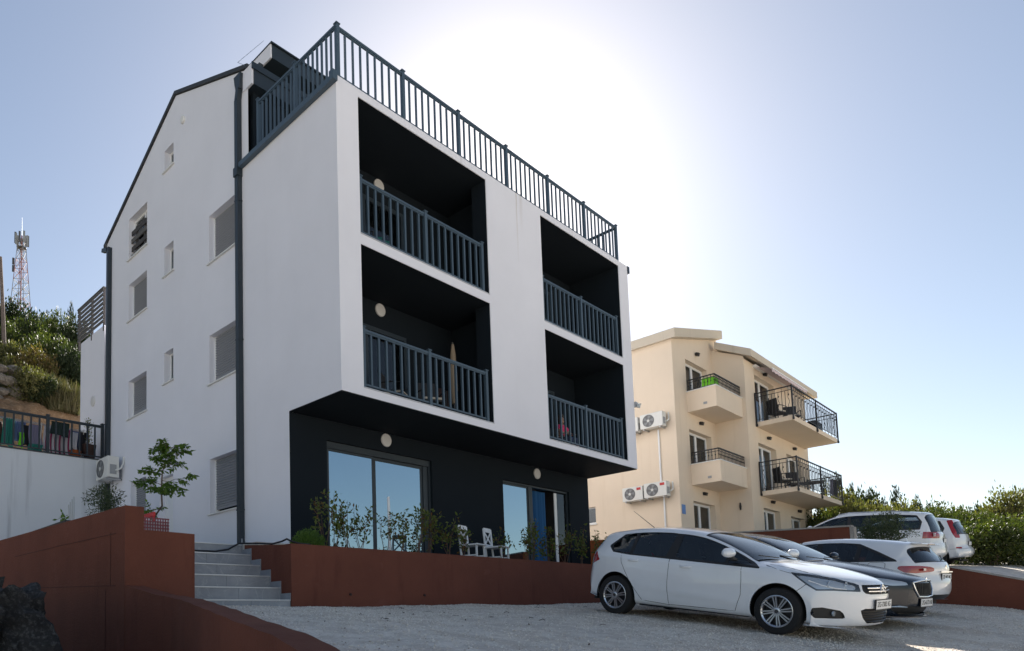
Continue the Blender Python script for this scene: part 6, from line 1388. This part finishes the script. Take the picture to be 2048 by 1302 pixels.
m = MB().lathe([(.001,.125),(.06,.11),(.092,.06),(.10,0),(.094,-.06),(.07,-.14),(.03,-.19),(.001,-.2)], 16, (8.31,.785,5.19)); m.v = [(v[0], max(v[1], .735) if v[2] < 5.22 else v[1], v[2]) for v in m.v]; m.build('hair', 'hair', pe, 60)
for sx in (-.03, .03): MB().lathe([(.001,-.009),(.010,0),(.001,.009)], 8, (8.305+sx,.668,5.175)).build('eye', 'black', pe)
MB().lathe([(.004,.03),(.010,.0),(.014,-.02),(.001,-.028)], 8, (8.305,.655,5.155)).build('nose', 'skin', pe, 60); MB().obox((8.305,.672,5.105),(.022,0,0),(0,.006,0),(0,0,.006)).build('mouth', 'maroon', pe)
armchair(8.40, .82, 4.03, 0, 'dark chair on which the person in pink sits')
# laundry on the upper terrace
def cloth(nm, x0, x1, z0, z1, y, mat, label, amp=.04, ph=0, cat='laundry', drape=False):
    m = MB(); n, k = 22, 8
    for i in range(n+1):
        for j in range(k+1):
            u, v = i/n, j/k; z = z1-(z1-z0)*v+(.03*math.sin(u*3.1+ph)*v); m.v.append((x0+(x1-x0)*u+.02*math.sin(v*4+ph), y+amp*v*math.sin(u*9+ph)+.01*math.sin(u*31), z))
    m.f = [(i*(k+1)+j, (i+1)*(k+1)+j, (i+1)*(k+1)+j+1, i*(k+1)+j+1) for i in range(n) for j in range(k)]
    o = m.build(nm, mat, None, 60); s_ = o.modifiers.new('solid', 'SOLIDIFY'); s_.thickness = .006; tag(o, label, cat, 'laundry drying on the terrace'); return o
cloth('brown_cloth', -2.80, -2.62, 4.85, 5.55, 11.75, 'pot_brown', 'brown cloth at the left end of the laundry', .03)
cloth('teal_towel', -2.62, -2.33, 4.86, 5.66, 11.7, 'cloth_teal', 'teal towel at the left of the laundry', .05, 1)
cloth('patterned_cloth', -2.32, -2.02, 5.05, 5.64, 11.8, 'cloth_blue', 'blue and green cloth right of the teal towel', .05, 2)
cloth('green_cloth', -2.22, -2.10, 4.86, 5.30, 11.66, 'lime', 'narrow green cloth below the blue one', .02, .5)
cloth('dark_shirt', -2.08, -1.92, 4.95, 5.55, 11.75, 'cloth_black', 'black garment left of the violet sheet', .03, .2)
cloth('violet_sheet', -1.94, -1.60, 4.98, 5.60, 11.72, 'cloth_violet', 'pale violet sheet left of the middle post', .02, 3)
cloth('mint_towel', -1.98, -1.62, 4.78, 5.02, 11.62, 'cloth_teal', 'mint towel lying below the violet sheet', .03, 2)
cloth('dark_towel', -1.48, -1.0, 5.30, 5.70, 11.38, 'cloth_dark', 'dark green towel hung inside the railing right of the middle post', .01, 1)
cloth('striped_sheet', -1.56, -.82, 4.84, 5.62, 11.72, 'cloth_white', 'white sheet with pink stripes behind the dark towel', .04, 2)
for k in range(6):
    x = -1.5+.12*k; st_ = cloth('pink_stripe', x, x+.03, 4.86, 5.60, 11.70, 'cloth_pinkstripe', None, .04, 2)
    for q in ('label', 'category', 'group'):
        if q in st_: del st_[q]
    st_.parent = bpy.data.objects['striped_sheet']
cloth('blue_shirt', -.80, -.52, 5.02, 5.62, 11.8, 'cloth_blue', 'blue shirt left of the tall brown pot', .04, .4)
cloth('white_shirt', -.84, -.66, 5.05, 5.55, 11.68, 'cloth_white', 'small white shirt beside the blue one', .03, 1.4)
cloth('black_trousers', -.62, -.44, 4.95, 5.58, 11.64, 'cloth_black', 'black trousers hanging left of the tall brown pot', .03, 1.0)
dk = root('drying_rack', (-1.7, 11.75, 4.7), 'thin metal drying rack carrying the laundry', 'drying rack')
for y in (11.62, 11.7, 11.75, 11.8): MB().tube([(-2.85,y,5.66),(-.45,y,5.63)], .006, 5).build('wire', 'steel', dk)
for x in (-2.8, -1.65, -.5): MB().tube([(x,11.6,4.7),(x,11.83,5.66)], .012, 6).build('leg', 'steel', dk); MB().tube([(x,11.83,4.7),(x,11.6,5.66)], .012, 6).build('leg', 'steel', dk)
tag(MB().lathe([(.13,4.70),(.17,4.98),(.175,4.99),(.15,4.98),(.001,4.72)], 18, (-.72,11.65,0)).build('orange_bucket', 'cloth_orange', None, 40), 'orange bucket on the terrace beside the tall pot', 'bucket')
po = root('tall_pot', (-.36, 11.62, 4.7), 'tall brown pot with a dry flower spike at the terrace corner', 'pot')
MB().prism([(-.48,4.7),(-.54,5.22),(-.18,5.22),(-.24,4.7)], 11.48, 11.78, 'Y').build('pot', 'pot_brown', po); r = np.random.default_rng(3)
MB().tube([(-.36,11.62,5.2),(-.36,11.62,5.95)], [.012,.005], 6).build('stem', 'stem', po); C = np.stack([r.normal(-.36,.04,260), r.normal(11.62,.04,260), 5.25+.75*r.uniform(0,1,260)], -1); V, F = leafcards(C, .06, r, 2.2, -.5); npmesh('flower_spike', V-np.array([-.36,11.62,4.7]), F, 'leaf_red', po, False, 4)
# things on the beige balconies
cloth('lime_towel', 18.64, 18.60, 8.12, 8.82, .0, 'lime', 'lime green towel over the upper small balcony railing', 0) if False else None
m = MB(); m.v = [(18.78,.80,8.42),(18.78,1.22,8.42),(18.79,1.22,8.82),(18.79,.80,8.82)]; m.v += [(18.80,.80,8.42),(19.35,.78,8.42),(19.35,.78,8.82),(18.80,.80,8.82)]; m.f = [(0,1,2,3),(4,5,6,7)]
o = m.build('lime_towel', 'lime'); s_ = o.modifiers.new('solid', 'SOLIDIFY'); s_.thickness = .01; tag(o, 'lime green towel over the upper small beige balcony railing', 'towel')
armchair(23.0, -.1, 7.56, 1.2, 'dark chair on the upper large iron balcony, left', group='balcony chairs'); armchair(24.2, -.3, 7.56, -1.0, 'dark chair on the upper large iron balcony, right', group='balcony chairs')
armchair(22.9, -.2, 4.66, .9, 'dark rocking chair on the lower large iron balcony', group='balcony chairs'); armchair(24.0, -.3, 4.66, -.9, 'second dark chair on the lower large iron balcony', group='balcony chairs')
tag(MB().box(25.6,26.6,-.80,-.45,7.56,8.0).build('blue_box', 'car_dark', None, bevel=.02), 'dark blue storage box on the upper large iron balcony', 'box')
tb = root('balcony_table', (26.3, -.3, 4.66), 'dark table on the lower large iron balcony', 'table'); MB().lathe([(.45,5.36),(.45,5.40),(.001,5.40)], 20, (26.3,-.3,0)).build('table_top', 'wood_grey', tb); MB().tube([(26.3,-.3,4.66),(26.3,-.3,5.36)], .03, 8).build('leg', 'iron', tb)
cloth('balcony_towel', 27.0, 27.4, 4.85, 5.55, -.82, 'cloth_violet', 'pale towel on the lower large iron balcony', .01, 1, 'towel')
cloth('dark_cloth', 27.45, 28.0, 4.85, 5.6, -.82, 'cloth_black', 'dark cloth at the right end of the lower large balcony', .01, 1, 'cloth')
